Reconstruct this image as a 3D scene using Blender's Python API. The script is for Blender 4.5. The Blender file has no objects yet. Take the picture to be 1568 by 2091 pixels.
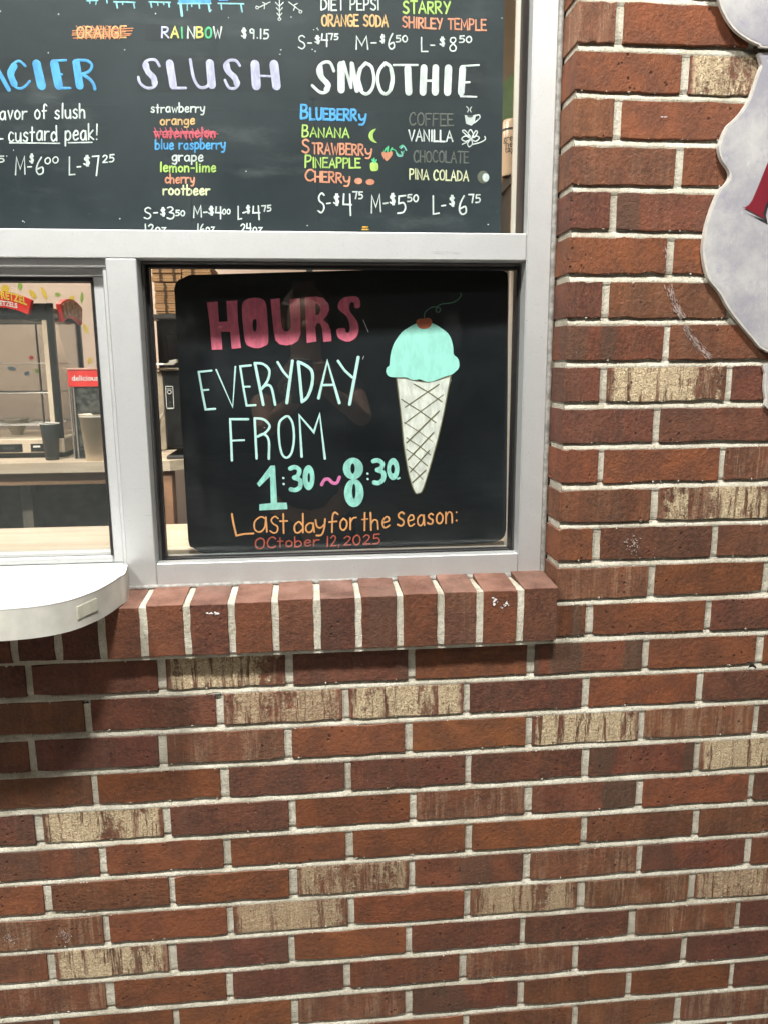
import bpy, math, random
from mathutils import Vector, Matrix, noise
from mathutils.geometry import tessellate_polygon
random.seed(7)
S = bpy.context.scene
COL = S.collection
ZG = 1950.0                                   # the ground lies 1950 mm below the wall datum

# ------------------------------------------------------------------ camera
CAM = Vector((-356.03, -1180.37, -449.2))     # millimetres, X along the wall, Y into it, Z up
YAW, PIT, ROL, FPX = 0.09501154, 0.18981969, -0.00619921, 1570.0
def _rot():
    ca, sa, cb, sb, cc, sc = math.cos(YAW), math.sin(YAW), math.cos(PIT), math.sin(PIT), math.cos(ROL), math.sin(ROL)
    yaw = Matrix(((ca, -sa, 0), (sa, ca, 0), (0, 0, 1)))
    m0 = Matrix(((1, 0, 0), (0, 0, -1), (0, 1, 0)))
    pit = Matrix(((1, 0, 0), (0, cb, -sb), (0, sb, cb)))
    rol = Matrix(((cc, -sc, 0), (sc, cc, 0), (0, 0, 1)))
    return rol @ pit @ m0 @ yaw
RC = _rot()
def W(x, y, z): return (x / 1000, y / 1000, (z + ZG) / 1000)
cd = bpy.data.cameras.new('camera'); cam = bpy.data.objects.new('camera', cd); COL.objects.link(cam)
cd.sensor_fit = 'HORIZONTAL'; cd.sensor_width = 36; cd.lens = 36 * FPX / 1568; cd.clip_start = 0.02; cd.clip_end = 200
r0, r1, r2 = RC[0], RC[1], RC[2]
M = Matrix(((r0[0], -r1[0], -r2[0], 0), (r0[1], -r1[1], -r2[1], 0), (r0[2], -r1[2], -r2[2], 0), (0, 0, 0, 1)))
M.translation = Vector(W(*CAM)); cam.matrix_world = M
S.camera = cam

# ------------------------------------------------------------------ sky, lamps, exposure
wd = bpy.data.worlds.new('World'); S.world = wd; wd.use_nodes = True
wn = wd.node_tree.nodes; wl = wd.node_tree.links
sky = wn.new('ShaderNodeTexSky'); sky.sky_type = 'NISHITA'; sky.sun_disc = False
sky.sun_elevation = math.radians(-4); sky.sun_rotation = math.radians(200)
bg = wn['Background']; bg.inputs['Strength'].default_value = 0.05
wl.new(sky.outputs[0], bg.inputs[0])
S.view_settings.view_transform = 'Standard'; S.view_settings.look = 'None'
S.view_settings.gamma = 1; S.view_settings.use_curve_mapping = False; S.view_settings.exposure = 0.0
S.render.engine = 'CYCLES'
LAMPS = [(-300, -1500, 2173, 305, 'first of the near row'), (-2300, -1500, 2173, 300, 'second of the near row'),
         (500, -3700, 2173, 26, 'first of the added far fill row'), (-2900, -3700, 2173, 26, 'second of the added far fill row')]   # lit lamps under the canopy; the far pair is added as fill
LAMP_COL = (1.0, 0.965, 0.92)
ROOM_LAMPS = [(-1350, 470, 760, 50), (-350, 520, 760, 12), (-1500, 1850, 760, 26)]  # the last one is added to brighten the back wall

# ------------------------------------------------------------------ survey: a pixel of the photograph seen on a plane
def ray(px, py):
    d = RC.transposed() @ Vector(((px - 784) / FPX, (py - 1045.5) / FPX, 1.0))
    return d
def atY(px, py, Y):
    d = ray(px, py); t = (Y - CAM.y) / d.y; return CAM + d * t
def atZ(px, py, Z):
    d = ray(px, py); t = (Z - CAM.z) / d.z; return CAM + d * t
def hit(px, py, pl):
    d = ray(px, py); p0, n = pl; t = (p0 - CAM).dot(n) / d.dot(n); return CAM + d * t
def yplane(Y): return (Vector((0, Y, 0)), Vector((0, -1, 0)))

# ------------------------------------------------------------------ object helpers
def tag(o, label=None, cat=None, group=None, kind=None):
    if label: o['label'] = label
    if cat: o['category'] = cat
    if group: o['group'] = group
    if kind: o['kind'] = kind
    return o
def thing(name, label, cat, loc, group=None):
    o = bpy.data.objects.new(name, None); COL.objects.link(o); o.location = W(*loc); o.empty_display_size = .05
    return tag(o, label, cat, group)
def absloc(o):
    v = o.location.copy()
    while o.parent: o = o.parent; v += o.location
    return v
def obj(name, verts, faces, mat, parent=None, smooth=False, mm=True):
    me = bpy.data.meshes.new(name)
    me.from_pydata([W(*v) if mm else tuple(v) for v in verts], [], faces)
    if smooth: me.polygons.foreach_set('use_smooth', [True] * len(me.polygons))
    me.update()
    o = bpy.data.objects.new(name, me); COL.objects.link(o)
    if mat: me.materials.append(mat)
    if parent: o.parent = parent; o.location = -absloc(parent)
    return o
class MB:
    def __init__(s): s.v = []; s.f = []
    def add(s, v, f):
        b = len(s.v); s.v += [tuple(q) for q in v]; s.f += [tuple(i + b for i in q) for q in f]; return s
    def box(s, x0, x1, y0, y1, z0, z1):
        return s.add([(x0,y0,z0),(x1,y0,z0),(x1,y1,z0),(x0,y1,z0),(x0,y0,z1),(x1,y0,z1),(x1,y1,z1),(x0,y1,z1)],
                     [(0,3,2,1),(4,5,6,7),(0,1,5,4),(1,2,6,5),(2,3,7,6),(3,0,4,7)])
    def bbox(s, x0, x1, y0, y1, z0, z1, b=1.0):
        # a box with chamfered edges
        import itertools
        vs = []; idx = {}
        X = (x0, x1); Y = (y0, y1); Z = (z0, z1); sg = (1, -1)
        for i, j, k in itertools.product((0, 1), repeat=3):
            for a in range(3):
                p = [X[i] + sg[i]*b, Y[j] + sg[j]*b, Z[k] + sg[k]*b]
                p[a] = (X[i], Y[j], Z[k])[a]
                idx[(i,j,k,a)] = len(vs); vs.append(tuple(p))
        fs = []
        for a in range(3):
            o1, o2 = [q for q in range(3) if q != a]
            for e in (0, 1):
                loop = []
                for u, w in ((0,0),(1,0),(1,1),(0,1)):
                    c = [0,0,0]; c[a] = e; c[o1] = u; c[o2] = w; loop.append(idx[(*c, a)])
                fs.append(tuple(loop))
        for a in range(3):
            o1, o2 = [q for q in range(3) if q != a]
            for u in (0,1):
                for w in (0,1):
                    c0 = [0,0,0]; c0[o1] = u; c0[o2] = w; c1 = list(c0); c1[a] = 1
                    fs.append((idx[(*c0,o1)], idx[(*c1,o1)], idx[(*c1,o2)], idx[(*c0,o2)]))
        for i, j, k in itertools.product((0, 1), repeat=3):
            fs.append(tuple(idx[(i,j,k,a)] for a in range(3)))
        return s.add(vs, fs)
    def hexa(s, a, b):      # two quads (lists of four points) joined into a solid
        return s.add(list(a) + list(b), [(0,1,2,3),(7,6,5,4),(0,4,5,1),(1,5,6,2),(2,6,7,3),(3,7,4,0)])
    def cyl(s, c, r0, r1, h, n=24, cap=True, axis='z'):
        v = []; f = []
        for k, r in ((0, r0), (1, r1)):
            for i in range(n):
                a = 2*math.pi*i/n
                if axis == 'z': v.append((c[0]+r*math.cos(a), c[1]+r*math.sin(a), c[2]+h*k))
                elif axis == 'y': v.append((c[0]+r*math.cos(a), c[1]+h*k, c[2]+r*math.sin(a)))
                else: v.append((c[0]+h*k, c[1]+r*math.cos(a), c[2]+r*math.sin(a)))
        for i in range(n): j = (i+1) % n; f.append((i, j, n+j, n+i))
        if cap: f.append(tuple(range(n-1, -1, -1))); f.append(tuple(range(n, 2*n)))
        return s.add(v, f)
    def lathe(s, c, prof, n=32):
        v = []; f = []
        for r, z in prof:
            for i in range(n): a = 2*math.pi*i/n; v.append((c[0]+r*math.cos(a), c[1]+r*math.sin(a), c[2]+z))
        for k in range(len(prof)-1):
            for i in range(n): j = (i+1) % n; f.append((k*n+i, k*n+j, (k+1)*n+j, (k+1)*n+i))
        return s.add(v, f)
    def slab(s, front, depth):   # a flat outline (points) given a thickness along `depth`
        n = len(front); back = [tuple(Vector(p) + depth) for p in front]
        tri = tessellate_polygon([[Vector(p) for p in front]])
        f = [tuple(t) for t in tri] + [tuple(n + i for i in reversed(t)) for t in tri]
        f += [(i, n+i, n+(i+1) % n, (i+1) % n) for i in range(n)]
        return s.add([tuple(p) for p in front] + back, f)
    def build(s, name, mat, parent=None, smooth=False): return obj(name, s.v, s.f, mat, parent, smooth)

def fixnormals(o):
    import bmesh
    bm = bmesh.new(); bm.from_mesh(o.data); bmesh.ops.recalc_face_normals(bm, faces=bm.faces); bm.to_mesh(o.data); bm.free(); return o

# ------------------------------------------------------------------ materials
def mat_new(name):
    m = bpy.data.materials.new(name); m.use_nodes = True
    nt = m.node_tree; return m, nt, nt.nodes['Principled BSDF']
def N(nt, t, **kw):
    n = nt.nodes.new(t)
    for k, v in kw.items():
        if k in ('op',): n.operation = v
        elif hasattr(n, k) and not isinstance(v, tuple) and k not in n.inputs: setattr(n, k, v)
        else: n.inputs[k].default_value = v
    return n
def mathn(nt, op, a, b=None, c=None, clamp=False):
    n = nt.nodes.new('ShaderNodeMath'); n.operation = op; n.use_clamp = clamp
    for i, q in enumerate((a, b, c)):
        if q is None: continue
        if isinstance(q, (int, float)): n.inputs[i].default_value = q
        else: nt.links.new(q, n.inputs[i])
    return n.outputs[0]
def mixc(nt, fac, a, b, blend='MIX'):
    n = nt.nodes.new('ShaderNodeMix'); n.data_type = 'RGBA'; n.blend_type = blend
    for i, q in ((0, fac), (6, a), (7, b)):
        if isinstance(q, (int, float)): n.inputs[i].default_value = q
        elif isinstance(q, tuple): n.inputs[i].default_value = (*q, 1) if len(q) == 3 else q
        else: nt.links.new(q, n.inputs[i])
    return n.outputs[2]
def ramp(nt, v, a, b, lo=0.0, hi=1.0):
    n = nt.nodes.new('ShaderNodeMapRange'); n.interpolation_type = 'SMOOTHSTEP'
    nt.links.new(v, n.inputs[0]); n.inputs[1].default_value = a; n.inputs[2].default_value = b
    n.inputs[3].default_value = lo; n.inputs[4].default_value = hi; return n.outputs[0]
def noisen(nt, vec, scale, detail=4, rough=.6, stretch=None):
    if stretch:
        mp = nt.nodes.new('ShaderNodeMapping'); mp.inputs['Scale'].default_value = stretch
        nt.links.new(vec, mp.inputs[0]); vec = mp.outputs[0]
    n = nt.nodes.new('ShaderNodeTexNoise'); n.inputs['Scale'].default_value = scale
    n.inputs['Detail'].default_value = detail; n.inputs['Roughness'].default_value = rough
    nt.links.new(vec, n.inputs['Vector']); return n.outputs[0]
def objvec(nt, seed=False):
    tc = nt.nodes.new('ShaderNodeTexCoord'); v = tc.outputs['Object']
    if seed:
        at = nt.nodes.new('ShaderNodeAttribute'); at.attribute_type = 'OBJECT'; at.attribute_name = 'seed'
        cb = nt.nodes.new('ShaderNodeVectorMath'); cb.operation = 'MULTIPLY_ADD'
        nt.links.new(at.outputs['Vector'], cb.inputs[0]); cb.inputs[1].default_value = (3.1, 1.7, 2.3); nt.links.new(v, cb.inputs[2])
        v = cb.outputs[0]
    return v
def bump(nt, bs, h, strength=.3, dist=.001, normal=None):
    b = nt.nodes.new('ShaderNodeBump'); b.inputs['Strength'].default_value = strength; b.inputs['Distance'].default_value = dist
    nt.links.new(h, b.inputs['Height'])
    if normal: nt.links.new(normal, b.inputs['Normal'])
    nt.links.new(b.outputs[0], bs.inputs['Normal']); return b
def bevel(nt, r):
    b = nt.nodes.new('ShaderNodeBevel'); b.samples = 4; b.inputs['Radius'].default_value = r; return b.outputs[0]
def simple(name, col, rough=.6, metal=0, spec=.5, var=.12, nscale=30, bs_=.15, bd=.0005, dirt=0.0):
    m, nt, b = mat_new(name); v = objvec(nt)
    n = noisen(nt, v, nscale, 5)
    dark = tuple(c*(1-var*1.5) for c in col); lite = tuple(min(1, c*(1+var)) for c in col)
    c = mixc(nt, ramp(nt, n, .3, .7), dark, lite)
    if dirt:
        n2 = noisen(nt, v, nscale*.35, 8, .75)
        c = mixc(nt, ramp(nt, n2, .52, .8, 0, dirt), c, tuple(q*.45 for q in col))
    nt.links.new(c, b.inputs['Base Color'])
    b.inputs['Roughness'].default_value = rough; b.inputs['Metallic'].default_value = metal
    b.inputs['Specular IOR Level'].default_value = spec
    if bs_: bump(nt, b, noisen(nt, v, nscale*12, 3), bs_, bd)
    return m

def brick_mat():
    m, nt, b = mat_new('fired_clay'); L = nt.links; v = objvec(nt, True)
    oi = nt.nodes.new('ShaderNodeObjectInfo'); base = oi.outputs['Color']
    def prop(nm):
        a = nt.nodes.new('ShaderNodeAttribute'); a.attribute_type = 'OBJECT'; a.attribute_name = nm; return a.outputs['Fac']
    streak, cream, flash = prop('streak'), prop('cream'), prop('flash')
    fine = noisen(nt, v, 160, 6, .7); mid = noisen(nt, v, 22, 4, .55)
    hs = nt.nodes.new('ShaderNodeHueSaturation'); L.new(base, hs.inputs['Color']); hs.inputs['Value'].default_value = .62; hs.inputs['Saturation'].default_value = .92
    c = mixc(nt, ramp(nt, mid, .36, .66), hs.outputs[0], base)
    c = mixc(nt, ramp(nt, fine, .35, .75, 0, .35), c, (.30, .115, .06))
    # wide kiln-flashed bands across the brick
    bands = noisen(nt, v, 16, 1, .4, (1, .3, .12))
    fl = mathn(nt, 'MULTIPLY', ramp(nt, bands, .5, .56), flash)
    c = mixc(nt, mathn(nt, 'MULTIPLY', fl, .75), c, (.075, .052, .036))
    # thin vertical drag streaks of pale slip, broken and uneven
    sp = nt.nodes.new('ShaderNodeSeparateXYZ'); tco = nt.nodes.new('ShaderNodeTexCoord'); L.new(tco.outputs['Object'], sp.inputs[0])
    wob = nt.nodes.new('ShaderNodeVectorMath'); wob.operation = 'MULTIPLY_ADD'
    wn_ = nt.nodes.new('ShaderNodeTexNoise'); wn_.inputs['Scale'].default_value = 38; wn_.inputs['Detail'].default_value = 3; L.new(v, wn_.inputs['Vector'])
    L.new(wn_.outputs['Color'], wob.inputs[0]); wob.inputs[1].default_value = (.006, 0, .012); L.new(v, wob.inputs[2]); vw = wob.outputs[0]
    grit = noisen(nt, v, 380, 5, .75); coarse = noisen(nt, v, 95, 5, .75)
    st = noisen(nt, vw, 120, 6, .8, (1, .4, .05)); st2 = noisen(nt, vw, 24, 4, .65, (1, .4, .3))
    sm = mathn(nt, 'MULTIPLY', ramp(nt, st, .43, .60), ramp(nt, st2, .36, .58))
    sm = mathn(nt, 'MULTIPLY', sm, ramp(nt, grit, .30, .62))
    sm = mathn(nt, 'MULTIPLY', sm, streak)
    c = mixc(nt, sm, c, (.44, .31, .20))
    # thick buff slip: crusty patches that run down, gaps where the clay shows, worn off near the brick ends
    ax = mathn(nt, 'ABSOLUTE', sp.outputs[0])
    rim = ramp(nt, mathn(nt, 'MULTIPLY_ADD', coarse, .022, ax), .104, .096)
    cb = noisen(nt, vw, 15, 5, .7, (1, .4, .35)); cs = noisen(nt, vw, 75, 6, .78, (1, .4, .07))
    cm = mathn(nt, 'MULTIPLY', ramp(nt, mathn(nt, 'MULTIPLY_ADD', coarse, .35, cb), .56, .66), ramp(nt, cs, .41, .48))
    cm = mathn(nt, 'MULTIPLY', mathn(nt, 'MULTIPLY', cm, ramp(nt, grit, .24, .5)), mathn(nt, 'MULTIPLY', cream, rim))
    lumps = ramp(nt, coarse, .4, .62)
    c = mixc(nt, cm, c, mixc(nt, ramp(nt, grit, .35, .68), (.54, .40, .23), (.88, .76, .52)))
    # scattered burnt pits and pale flecks
    vo = nt.nodes.new('ShaderNodeTexVoronoi'); vo.inputs['Scale'].default_value = 70; L.new(v, vo.inputs['Vector'])
    gate = noisen(nt, v, 9, 2)
    pit = mathn(nt, 'MULTIPLY', ramp(nt, vo.outputs['Distance'], .20, .10), ramp(nt, gate, .52, .62))
    c = mixc(nt, mathn(nt, 'MULTIPLY', pit, .75), c, (.035, .014, .01))
    vf = nt.nodes.new('ShaderNodeTexVoronoi'); vf.inputs['Scale'].default_value = 190; L.new(v, vf.inputs['Vector'])
    fk = mathn(nt, 'MULTIPLY', ramp(nt, vf.outputs['Distance'], .11, .06), ramp(nt, noisen(nt, v, 30, 2), .56, .66))
    c = mixc(nt, mathn(nt, 'MULTIPLY', fk, .7), c, (.6, .5, .4))
    gn = nt.nodes.new('ShaderNodeNewGeometry'); sn = nt.nodes.new('ShaderNodeSeparateXYZ'); L.new(gn.outputs['True Normal'], sn.inputs[0])
    lvl = mathn(nt, 'MULTIPLY', ramp(nt, sn.outputs[2], .6, .95), ramp(nt, mid, .25, .75, .12, .5))     # paler, uneven tone on level tops
    c = mixc(nt, lvl, c, (.36, .22, .18))
    L.new(c, b.inputs['Base Color'])
    b.inputs['Roughness'].default_value = .74; b.inputs['Specular IOR Level'].default_value = .26
    h = mathn(nt, 'MULTIPLY_ADD', noisen(nt, v, 330, 5, .7), .8, mathn(nt, 'MULTIPLY', noisen(nt, v, 130, 5, .65), 1.6))
    h = mathn(nt, 'MULTIPLY_ADD', cm, mathn(nt, 'MULTIPLY_ADD', lumps, 1.3, grit), h)
    h = mathn(nt, 'MULTIPLY_ADD', pit, -1.1, h)
    bump(nt, b, h, .8, .0022, bevel(nt, .0022))
    return m
def mortar_mat():
    m, nt, b = mat_new('mortar'); v = objvec(nt)
    c = mixc(nt, ramp(nt, noisen(nt, v, 14, 6, .7), .3, .72), (.43, .405, .32), (.71, .685, .575))
    c = mixc(nt, ramp(nt, noisen(nt, v, 330, 4, .8), .52, .66, 0, .75), c, (.19, .165, .12))
    # sanded grains and a little grime
    c = mixc(nt, ramp(nt, noisen(nt, v, 5, 8, .75), .52, .72, 0, .75), c, (.24, .20, .14))
    nt.links.new(c, b.inputs['Base Color']); b.inputs['Roughness'].default_value = .95; b.inputs['Specular IOR Level'].default_value = .15
    h = mathn(nt, 'MULTIPLY_ADD', noisen(nt, v, 520, 4, .75), .6, noisen(nt, v, 130, 4, .6))
    bump(nt, b, h, .9, .0028); return m
def glass_mat(name, tint=(1, 1, 1), refl=1.0, smear=.0):
    m = bpy.data.materials.new(name); m.use_nodes = True; nt = m.node_tree; nt.nodes.clear(); L = nt.links
    out = nt.nodes.new('ShaderNodeOutputMaterial'); tr = nt.nodes.new('ShaderNodeBsdfTransparent'); gl = nt.nodes.new('ShaderNodeBsdfGlossy')
    tr.inputs[0].default_value = (*tint, 1); gl.inputs['Roughness'].default_value = 0.0
    ge = nt.nodes.new('ShaderNodeNewGeometry'); dp = nt.nodes.new('ShaderNodeVectorMath'); dp.operation = 'DOT_PRODUCT'
    L.new(ge.outputs['Normal'], dp.inputs[0]); L.new(ge.outputs['Incoming'], dp.inputs[1])
    ca = mathn(nt, 'ABSOLUTE', dp.outputs['Value'])
    f5 = mathn(nt, 'POWER', mathn(nt, 'SUBTRACT', 1.0, ca), 5.0)
    F = mathn(nt, 'MULTIPLY', mathn(nt, 'MULTIPLY_ADD', f5, .96, .042), refl)
    mx = nt.nodes.new('ShaderNodeMixShader'); L.new(F, mx.inputs[0]); L.new(tr.outputs[0], mx.inputs[1]); L.new(gl.outputs[0], mx.inputs[2])
    last = mx.outputs[0]
    if smear:
        df = nt.nodes.new('ShaderNodeBsdfDiffuse'); df.inputs[0].default_value = (.6, .62, .62, 1)
        tc = nt.nodes.new('ShaderNodeTexCoord')
        s1 = ramp(nt, noisen(nt, tc.outputs['Object'], 5, 6, .7, (1, 1, .6)), .52, .85, 0.0005, smear)
        m2 = nt.nodes.new('ShaderNodeMixShader'); L.new(s1, m2.inputs[0]); L.new(last, m2.inputs[1]); L.new(df.outputs[0], m2.inputs[2]); last = m2.outputs[0]
    L.new(last, out.inputs[0]); return m
def screen_mat():
    m = bpy.data.materials.new('insect_screen'); m.use_nodes = True; nt = m.node_tree; nt.nodes.clear(); L = nt.links
    out = nt.nodes.new('ShaderNodeOutputMaterial'); tr = nt.nodes.new('ShaderNodeBsdfTransparent'); df = nt.nodes.new('ShaderNodeBsdfDiffuse')
    df.inputs[0].default_value = (.12, .122, .12, 1)
    tc = nt.nodes.new('ShaderNodeTexCoord'); sp = nt.nodes.new('ShaderNodeSeparateXYZ'); L.new(tc.outputs['Object'], sp.inputs[0])
    def wires(o): return ramp(nt, mathn(nt, 'ABSOLUTE', mathn(nt, 'SUBTRACT', mathn(nt, 'FRACT', mathn(nt, 'MULTIPLY', o, 1/.0014)), .5)), .33, .42)
    wv = mathn(nt, 'MAXIMUM', wires(sp.outputs[0]), wires(sp.outputs[2]))
    mx = nt.nodes.new('ShaderNodeMixShader'); L.new(mathn(nt, 'MULTIPLY_ADD', wv, .46, .03), mx.inputs[0])
    L.new(tr.outputs[0], mx.inputs[1]); L.new(df.outputs[0], mx.inputs[2]); L.new(mx.outputs[0], out.inputs[0]); return m
def alu_mat(name='aluminium', col=(.585, .605, .60), dirt=.22):
    m, nt, b = mat_new(name); v = objvec(nt)
    c = mixc(nt, ramp(nt, noisen(nt, v, 3.5, 8, .75), .35, .7), tuple(q*.965 for q in col), tuple(min(1, q*1.02) for q in col))
    c = mixc(nt, ramp(nt, noisen(nt, v, 240, 4, .7), .5, .72, 0, .28), c, tuple(q*.7 for q in col))
    c = mixc(nt, ramp(nt, noisen(nt, v, 34, 6, .75, (1, 1, .12)), .6, .78, 0, .15), c, (.40, .39, .36))
    c = mixc(nt, ramp(nt, noisen(nt, v, 55, 3, .9, (.1, 1, 2.5)), .70, .74, 0, .35), c, (.25, .25, .25))
    c = mixc(nt, ramp(nt, noisen(nt, v, 22, 9, .85), .63, .76, 0, dirt), c, (.24, .22, .19))
    spk = nt.nodes.new('ShaderNodeTexVoronoi'); spk.inputs['Scale'].default_value = 75; nt.links.new(v, spk.inputs['Vector'])
    c = mixc(nt, mathn(nt, 'MULTIPLY', ramp(nt, spk.outputs['Distance'], .07, .03), ramp(nt, noisen(nt, v, 7, 2), .55, .6)), c, (.14, .12, .1))
    nt.links.new(c, b.inputs['Base Color']); b.inputs['Metallic'].default_value = .55
    nt.links.new(ramp(nt, noisen(nt, v, 90, 5), .3, .7, .46, .50), b.inputs['Roughness'])
    bump(nt, b, noisen(nt, v, 300, 3), .08, .0004, bevel(nt, .0012)); return m
def board_mat(name, dark, lite, smudge, rough=.55, chalk=.2):
    m, nt, b = mat_new(name); v = objvec(nt)
    c = mixc(nt, ramp(nt, noisen(nt, v, 4.5, 7, .65), .35, .75), dark, lite)
    # wiped chalk: soft strokes drawn out sideways, and a few down
    a = ramp(nt, noisen(nt, v, 6, 7, .72, (.6, 1, 2.2)), .52, .78, 0, smudge)
    d = ramp(nt, noisen(nt, v, 11, 8, .8, (1.6, 1, .6)), .58, .76, 0, smudge*.9)
    c = mixc(nt, a, c, (.12, .13, .135)); c = mixc(nt, d, c, tuple(q*.45 for q in dark))
    sc = noisen(nt, v, 60, 5, .85, (.5, 1, 2))
    c = mixc(nt, ramp(nt, sc, .66, .78, 0, chalk), c, (.35, .36, .36))
    nt.links.new(c, b.inputs['Base Color']); nt.links.new(ramp(nt, noisen(nt, v, 7, 5), .3, .7, rough-.08, rough+.12), b.inputs['Roughness'])
    b.inputs['Specular IOR Level'].default_value = .4
    bump(nt, b, noisen(nt, v, 500, 3), .2, .0004); return m
PAINT = {}
def paint(col, gaps=.25, rough=.55):
    key = (col, gaps)
    if key in PAINT: return PAINT[key]
    m, nt, b = mat_new('marker_paint'); v = objvec(nt)
    s_ = noisen(nt, v, 90, 4, .7, (1, 1, .35)); w_ = noisen(nt, v, 45, 3)
    c = mixc(nt, ramp(nt, s_, .38, .62), tuple(q*(1-gaps) for q in col), tuple(min(1, q*1.06) for q in col))
    c = mixc(nt, ramp(nt, w_, .6, .8, 0, gaps), c, tuple(q*.62 for q in col))
    nt.links.new(c, b.inputs['Base Color']); b.inputs['Roughness'].default_value = rough
    PAINT[key] = m; return m
def wood_mat(name, a, c_):
    m, nt, b = mat_new(name); v = objvec(nt)
    g = noisen(nt, v, 26, 5, .6, (.12, 1.5, 1.5)); g2 = noisen(nt, v, 4, 3)
    c = mixc(nt, ramp(nt, g, .35, .65), a, c_); c = mixc(nt, ramp(nt, g2, .4, .7, 0, .3), c, tuple(q*.75 for q in a))
    nt.links.new(c, b.inputs['Base Color']); b.inputs['Roughness'].default_value = .6
    bump(nt, b, g, .1, .0005); return m
BRICK = brick_mat(); MORTAR = mortar_mat(); ALU = alu_mat(); ALU_D = alu_mat('weathered_aluminium', (.50, .51, .50), .3)
GLASS = glass_mat('window_glass', (.93, .96, .95), 1.0, .03); SCREEN = screen_mat()
CASEGLASS = glass_mat('case_glass', (.93, .93, .92), 1.2, .05)
RUBBER = simple('black_gasket', (.012, .012, .013), .45, bs_=.05)
SEAL = simple('grey_sealant', (.24, .235, .215), .5, var=.25, nscale=120, dirt=.4)
LAMINATE = simple('white_laminate', (.80, .81, .82), .32, var=.03, nscale=8, dirt=.06, bs_=.03)
LAM_EDGE = simple('laminate_edge', (.60, .60, .54), .45, var=.12, nscale=14, dirt=.35)
BLACK = simple('black_enamel', (.012, .012, .013), .35, bs_=.03)
DARKGREY = simple('dark_grey_metal', (.05, .05, .05), .45)
CREAM = simple('cream_plastic', (.62, .50, .38), .5, var=.06)
TAN = simple('tan_trim', (.56, .42, .30), .55, var=.1)
WHITE = simple('white_paper', (.78, .75, .70), .7, var=.04)
RED = simple('red_plastic', (.72, .04, .035), .35, var=.1)
WOOD = wood_mat('pale_butcher_block', (.50, .385, .28), (.63, .51, .395))
WOODR = wood_mat('reddish_pine', (.34, .17, .09), (.46, .25, .14))
CARD = wood_mat('corrugated_card', (.30, .165, .075), (.42, .25, .125))

# ------------------------------------------------------------------ setting: ground, canopy, upper facade
GROUND = simple('concrete_paving', (.30, .29, .27), .85, var=.2, nscale=3, dirt=.3)
PLASTER = simple('painted_soffit', (.42, .41, .39), .8, var=.05, nscale=3)
tag(MB().box(-9000, 9000, -12000, 6000, -ZG-200, -ZG).build('pavement', GROUND), kind='structure')
can = tag(MB().bbox(-6500, 5500, -7600, 3600, 2251, 2560, 12).build('canopy', PLASTER), 'flat pale canopy roof over the serving window', 'canopy')
tag(MB().box(-4600, 2600, 110, 210, 610, 2250).build('upper_wall', simple('painted_panel', (.4, .38, .34), .8)), kind='structure')
for i, (x, y, z, p, wh) in enumerate(LAMPS):
    t = thing('canopy_light', 'round lit canopy lamp, %s, counted from the right' % wh, 'lamp', (x, y, 2250), 'round lamps under the canopy')
    MB().cyl((x, y, 2197), 235, 245, 53, 40).build('housing', DARKGREY, t, True)
    em = bpy.data.materials.new('lit_diffuser'); em.use_nodes = True; eb = em.node_tree.nodes['Principled BSDF']
    eb.inputs['Emission Color'].default_value = (*LAMP_COL, 1); eb.inputs['Emission Strength'].default_value = 4
    MB().cyl((x, y, 2188), 205, 215, 8, 40).build('diffuser', em, t)
    ld = bpy.data.lights.new('lamp', 'AREA'); ld.shape = 'DISK'; ld.size = .46; ld.energy = p; ld.color = LAMP_COL
    lo = bpy.data.objects.new('lamp', ld); COL.objects.link(lo); lo.location = W(x, y, 2180)
    lo.rotation_euler = (math.radians(28), 0, 0)          # tipped towards the wall

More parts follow.
